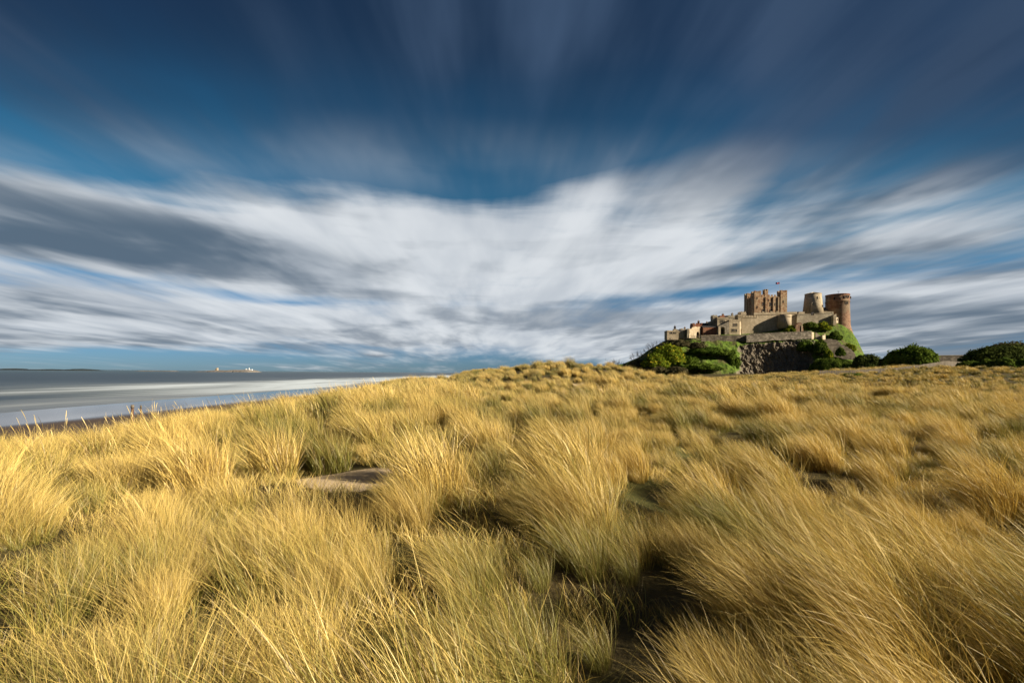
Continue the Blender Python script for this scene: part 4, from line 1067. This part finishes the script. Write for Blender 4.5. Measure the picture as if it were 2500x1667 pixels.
def tussock(seed, n, rad, length, width, th0, th1, spread, K=6, head=False):
    """one tuft: n narrow blades rooted in a disc, rising and then bent over by the wind (towards -x)"""
    g = np.random.default_rng(seed)
    rr = rad * np.sqrt(g.random(n)); ra = g.random(n) * 2 * np.pi
    root = np.stack([rr * np.cos(ra), rr * np.sin(ra), np.full(n, -0.06)], 1)
    L = length * (0.55 + 0.75 * g.random(n) ** 0.8)
    a0 = g.normal(th0, 0.13, n); a1 = g.normal(th1, 0.26, n)
    fan = 0.35 * rr / max(rad, 1e-6)
    phi = np.pi + g.normal(0, spread, n) + 0.35 * np.sin(ra) * -1 * (rr / rad)
    # a few stiff or broken blades
    stiff = g.random(n) < 0.10
    phi = np.where(stiff, g.random(n) * 2 * np.pi, phi); a1 = np.where(stiff, a0 + g.random(n) * 0.9, a1)
    tone = g.random(n)
    s = np.linspace(0, 1, K + 1)
    P = np.zeros((n, K + 1, 3)); P[:, 0] = root
    T = np.zeros((n, K + 1, 3))
    kink = g.normal(0, 0.10, (n, K + 1))
    for k in range(K + 1):
        th = a0 + (a1 - a0) * s[k] ** 1.15
        ph = phi + kink[:, k] * s[k]
        d = np.stack([np.sin(th) * np.cos(ph), np.sin(th) * np.sin(ph), np.cos(th)], 1)
        # outward fan of the outer blades near the base
        d[:, 0] += fan * np.cos(ra) * (1 - s[k]); d[:, 1] += fan * np.sin(ra) * (1 - s[k])
        d /= np.linalg.norm(d, axis=1)[:, None]
        T[:, k] = d
        if k < K: P[:, k + 1] = P[:, k] + d * (L / K)[:, None]
    up = np.array([0, 0, 1.0])
    side = np.cross(T, up); side /= np.maximum(np.linalg.norm(side, axis=2), 1e-6)[..., None]
    nb = np.cross(side, T)
    tw = (g.random(n) * np.pi)[:, None] + s[None, :] * g.normal(0, 0.8, n)[:, None]
    W = side * np.cos(tw)[..., None] + nb * np.sin(tw)[..., None]
    wd = width * (0.6 + 0.8 * g.random(n))[:, None] * (1 - 0.85 * s[None, :] ** 1.8)
    if head:
        wd = width * 0.7 * np.ones((n, 1)) * np.where(s > 0.80, 2.0 * np.sin(np.pi * np.clip((s - 0.78) / 0.24, 0, 1)) + 0.8, 0.8)[None, :]
    A = P - W * wd[..., None] / 2; B = P + W * wd[..., None] / 2
    V = np.stack([A, B], 2).reshape(-1, 3)
    base = (np.arange(n) * (K + 1) * 2)[:, None] + np.arange(K)[None, :] * 2
    F = np.stack([base, base + 1, base + 3, base + 2], -1).reshape(-1, 4)
    me = npmesh('tuft', V, F, True)
    fattr(me, 'tone', np.repeat(tone, (K + 1) * 2)); fattr(me, 'along', np.tile(np.repeat(s, 2), n))
    me.materials.append(M['grass'])
    return me

protos = bpy.data.collections.new('tuft_shapes')
KINDS = {}
def family(key, count, **kw):
    KINDS[key] = []
    for i in range(count):
        o = bpy.data.objects.new('tuft_%03d' % len(protos.objects), tussock(100 + len(protos.objects), **kw)); KINDS[key].append(len(protos.objects)); protos.objects.link(o)
family('near', 5, n=430, rad=0.19, length=0.98, width=0.0036, th0=0.20, th1=1.25, spread=0.36, K=8)
family('tangle', 4, n=260, rad=0.22, length=0.92, width=0.0040, th0=0.22, th1=0.95, spread=0.9, K=7)
family('mid', 5, n=260, rad=0.20, length=0.88, width=0.0066, th0=0.14, th1=1.12, spread=0.42, K=6)
family('far', 4, n=150, rad=0.24, length=0.85, width=0.014, th0=0.14, th1=1.05, spread=0.48, K=5)
family('patch', 4, n=110, rad=0.55, length=0.85, width=0.040, th0=0.20, th1=1.15, spread=0.6, K=4)
family('short', 3, n=150, rad=0.22, length=0.30, width=0.005, th0=0.35, th1=1.1, spread=1.4, K=4)
family('stalk', 3, n=7, rad=0.16, length=1.15, width=0.006, th0=0.10, th1=0.45, spread=0.4, K=10, head=True)

pos, rot, scl, kid, hum = [], [], [], [], []
def scatter(y0, y1, step, pick, per, rad, smin, smax, filler, sink=0.0, trod=0.95):
    """hummocks on a loose grid, each of several tufts, with shorter grass between them"""
    w = 1.30 * y1 + 3
    cx, cy = np.meshgrid(np.arange(-w, w, step), np.arange(y0, y1, step)); cx = cx.ravel(); cy = cy.ravel()
    cx = cx + RNG.uniform(-.46, .46, len(cx)) * step; cy = cy + RNG.uniform(-.46, .46, len(cy)) * step
    ok = np.abs(cx) < 1.26 * np.maximum(cy, 0) + 2.8
    cx, cy = cx[ok], cy[ok]
    big = fbm(cx / (step * 4), cy / (step * 4), 0, 61, 2); gust = fbm(cx / 5, cy / 5, 0, 71, 2) - 0.5
    X, Y, S, Gs, Hs = [], [], [], [], []
    for i in range(len(cx)):
        if RNG.random() > max(0.85, sstep(0.05, 0.24, big[i])): n = 0
        else: n = max(1, int(per * RNG.uniform(0.6, 1.35)))
        h = (smin + (smax - smin) * RNG.random()) * (0.8 + 0.4 * sstep(0.3, 0.7, big[i]))
        hv = RNG.random()
        for k in range(n):
            Hs.append(hv)
            r = rad * math.sqrt(RNG.random()); a = RNG.random() * 6.283
            X.append(cx[i] + r * math.cos(a)); Y.append(cy[i] + 0.8 * r * math.sin(a)); S.append(h * (1.12 - 0.50 * (r / rad) ** 2) * RNG.uniform(0.88, 1.12)); Gs.append(gust[i])
        for k in range(RNG.poisson(filler)):
            Hs.append(RNG.random())
            X.append(cx[i] + RNG.uniform(-.6, .6) * step); Y.append(cy[i] + RNG.uniform(-.6, .6) * step); S.append(smin * RNG.uniform(0.7, 1.25)); Gs.append(gust[i])
    X, Y = np.array(X), np.array(Y)
    keep = (patch_mask(X, Y) < 0.3) & (sea_w(X, Y) < 0.86) & (RNG.random(len(X)) > trod * np.exp(-(track_dist(X, Y) / 0.42) ** 2))
    keep &= ~((np.hypot(X, Y) < 0.75) | ((X > -0.5) & (X < 1.5) & (Y < 0.95) & (Y > -1.2)))
    if trod: keep &= np.hypot((X + 2.0) / 0.85, (Y - 5.4) / 1.2) > 1.0            # grazed short in front of the bare sand
    Z = G(X, Y) - sink
    for i in np.nonzero(keep)[0]:
        fam = pick(X[i], Y[i]); pos.append((X[i], Y[i], Z[i])); kid.append(KINDS[fam][RNG.integers(len(KINDS[fam]))]); scl.append(S[i]); hum.append(Hs[i])
        rot.append((RNG.normal(0, 0.10), RNG.normal(0.0, 0.12) - 0.25 * Gs[i], -0.50 + RNG.normal(0, 0.22) + 0.8 * Gs[i]))

def pick_near(x, y):
    p = 0.80 if (x < -0.4 - 0.25 * y and y < 4.0) else 0.10
    return 'tangle' if RNG.random() < p else 'near'
scatter(-1.0, 5.0, 0.86, pick_near, 7.5, 0.25, 0.42, 0.86, 0.9)
scatter(5.0, 17.0, 0.92, lambda x, y: 'mid', 7.5, 0.26, 0.34, 0.92, 0.8)
scatter(17.0, 58.0, 1.14, lambda x, y: 'far', 7.0, 0.33, 0.32, 0.98, 0.5)
scatter(58.0, 190.0, 2.5, lambda x, y: 'patch', 3.0, 0.7, 0.5, 1.15, 0.3, sink=0.05)
scatter(0.8, 22.0, 0.45, lambda x, y: 'short', 1.4, 0.26, 0.55, 1.1, 1.1, trod=0.0)
for x, y in zip(RNG.uniform(1.7, 3.6, 34), RNG.uniform(2.0, 3.5, 34)):                      # close the cover on the near right
    pos.append((x, y, float(G(x, y)))); kid.append(KINDS['near'][RNG.integers(5)]); rot.append((RNG.normal(0, .1), RNG.normal(0, .1), -0.5 + RNG.normal(0, .22))); scl.append(RNG.uniform(0.42, 0.78)); hum.append(RNG.random())
for x, y in zip(RNG.uniform(-13, -4.5, 120), RNG.uniform(6.5, 15, 120)):
    if sea_w(x, y) < 0.5:
        pos.append((x, y, float(G(x, y)))); kid.append(KINDS['stalk'][RNG.integers(3)]); rot.append((RNG.normal(0, .08), RNG.normal(0, .08), RNG.normal(0, .5))); scl.append(RNG.uniform(0.6, 0.85)); hum.append(0.3)

pm = bpy.data.meshes.new('marram_grass'); pm.from_pydata(pos, [], [])
for nm, typ, vals, key in (('turn', 'FLOAT_VECTOR', rot, 'vector'), ('size', 'FLOAT', scl, 'value'), ('shape', 'INT', kid, 'value'), ('hummock', 'FLOAT', hum, 'value')):
    a = pm.attributes.new(nm, typ, 'POINT'); a.data.foreach_set(key, np.asarray(vals).ravel())
grass = link('marram_grass', pm)
tag(grass, 'golden windswept marram grass in dense tufts covering the dunes', 'grass', kind='stuff')
ng = bpy.data.node_groups.new('tufts', 'GeometryNodeTree')
ng.interface.new_socket('Geometry', in_out='INPUT', socket_type='NodeSocketGeometry'); ng.interface.new_socket('Geometry', in_out='OUTPUT', socket_type='NodeSocketGeometry')
gi = ng.nodes.new('NodeGroupInput'); go = ng.nodes.new('NodeGroupOutput')
ci = ng.nodes.new('GeometryNodeCollectionInfo'); ci.inputs['Collection'].default_value = protos; ci.inputs['Separate Children'].default_value = True; ci.inputs['Reset Children'].default_value = True
ip = ng.nodes.new('GeometryNodeInstanceOnPoints'); ip.inputs['Pick Instance'].default_value = True
def named(nm, typ):
    nd = ng.nodes.new('GeometryNodeInputNamedAttribute'); nd.data_type = typ; nd.inputs['Name'].default_value = nm
    return [o for o in nd.outputs if o.enabled and o.name == 'Attribute'][0]
e2r = ng.nodes.new('FunctionNodeEulerToRotation')
ng.links.new(named('turn', 'FLOAT_VECTOR'), e2r.inputs[0])
ng.links.new(gi.outputs[0], ip.inputs['Points']); ng.links.new(ci.outputs[0], ip.inputs['Instance'])
ng.links.new(named('shape', 'INT'), ip.inputs['Instance Index']); ng.links.new(e2r.outputs[0], ip.inputs['Rotation'])
ng.links.new(named('size', 'FLOAT'), ip.inputs['Scale']); ng.links.new(ip.outputs[0], go.inputs[0])
gm = grass.modifiers.new('tufts', 'NODES'); gm.node_group = ng
print('TUFTS', len(pos))
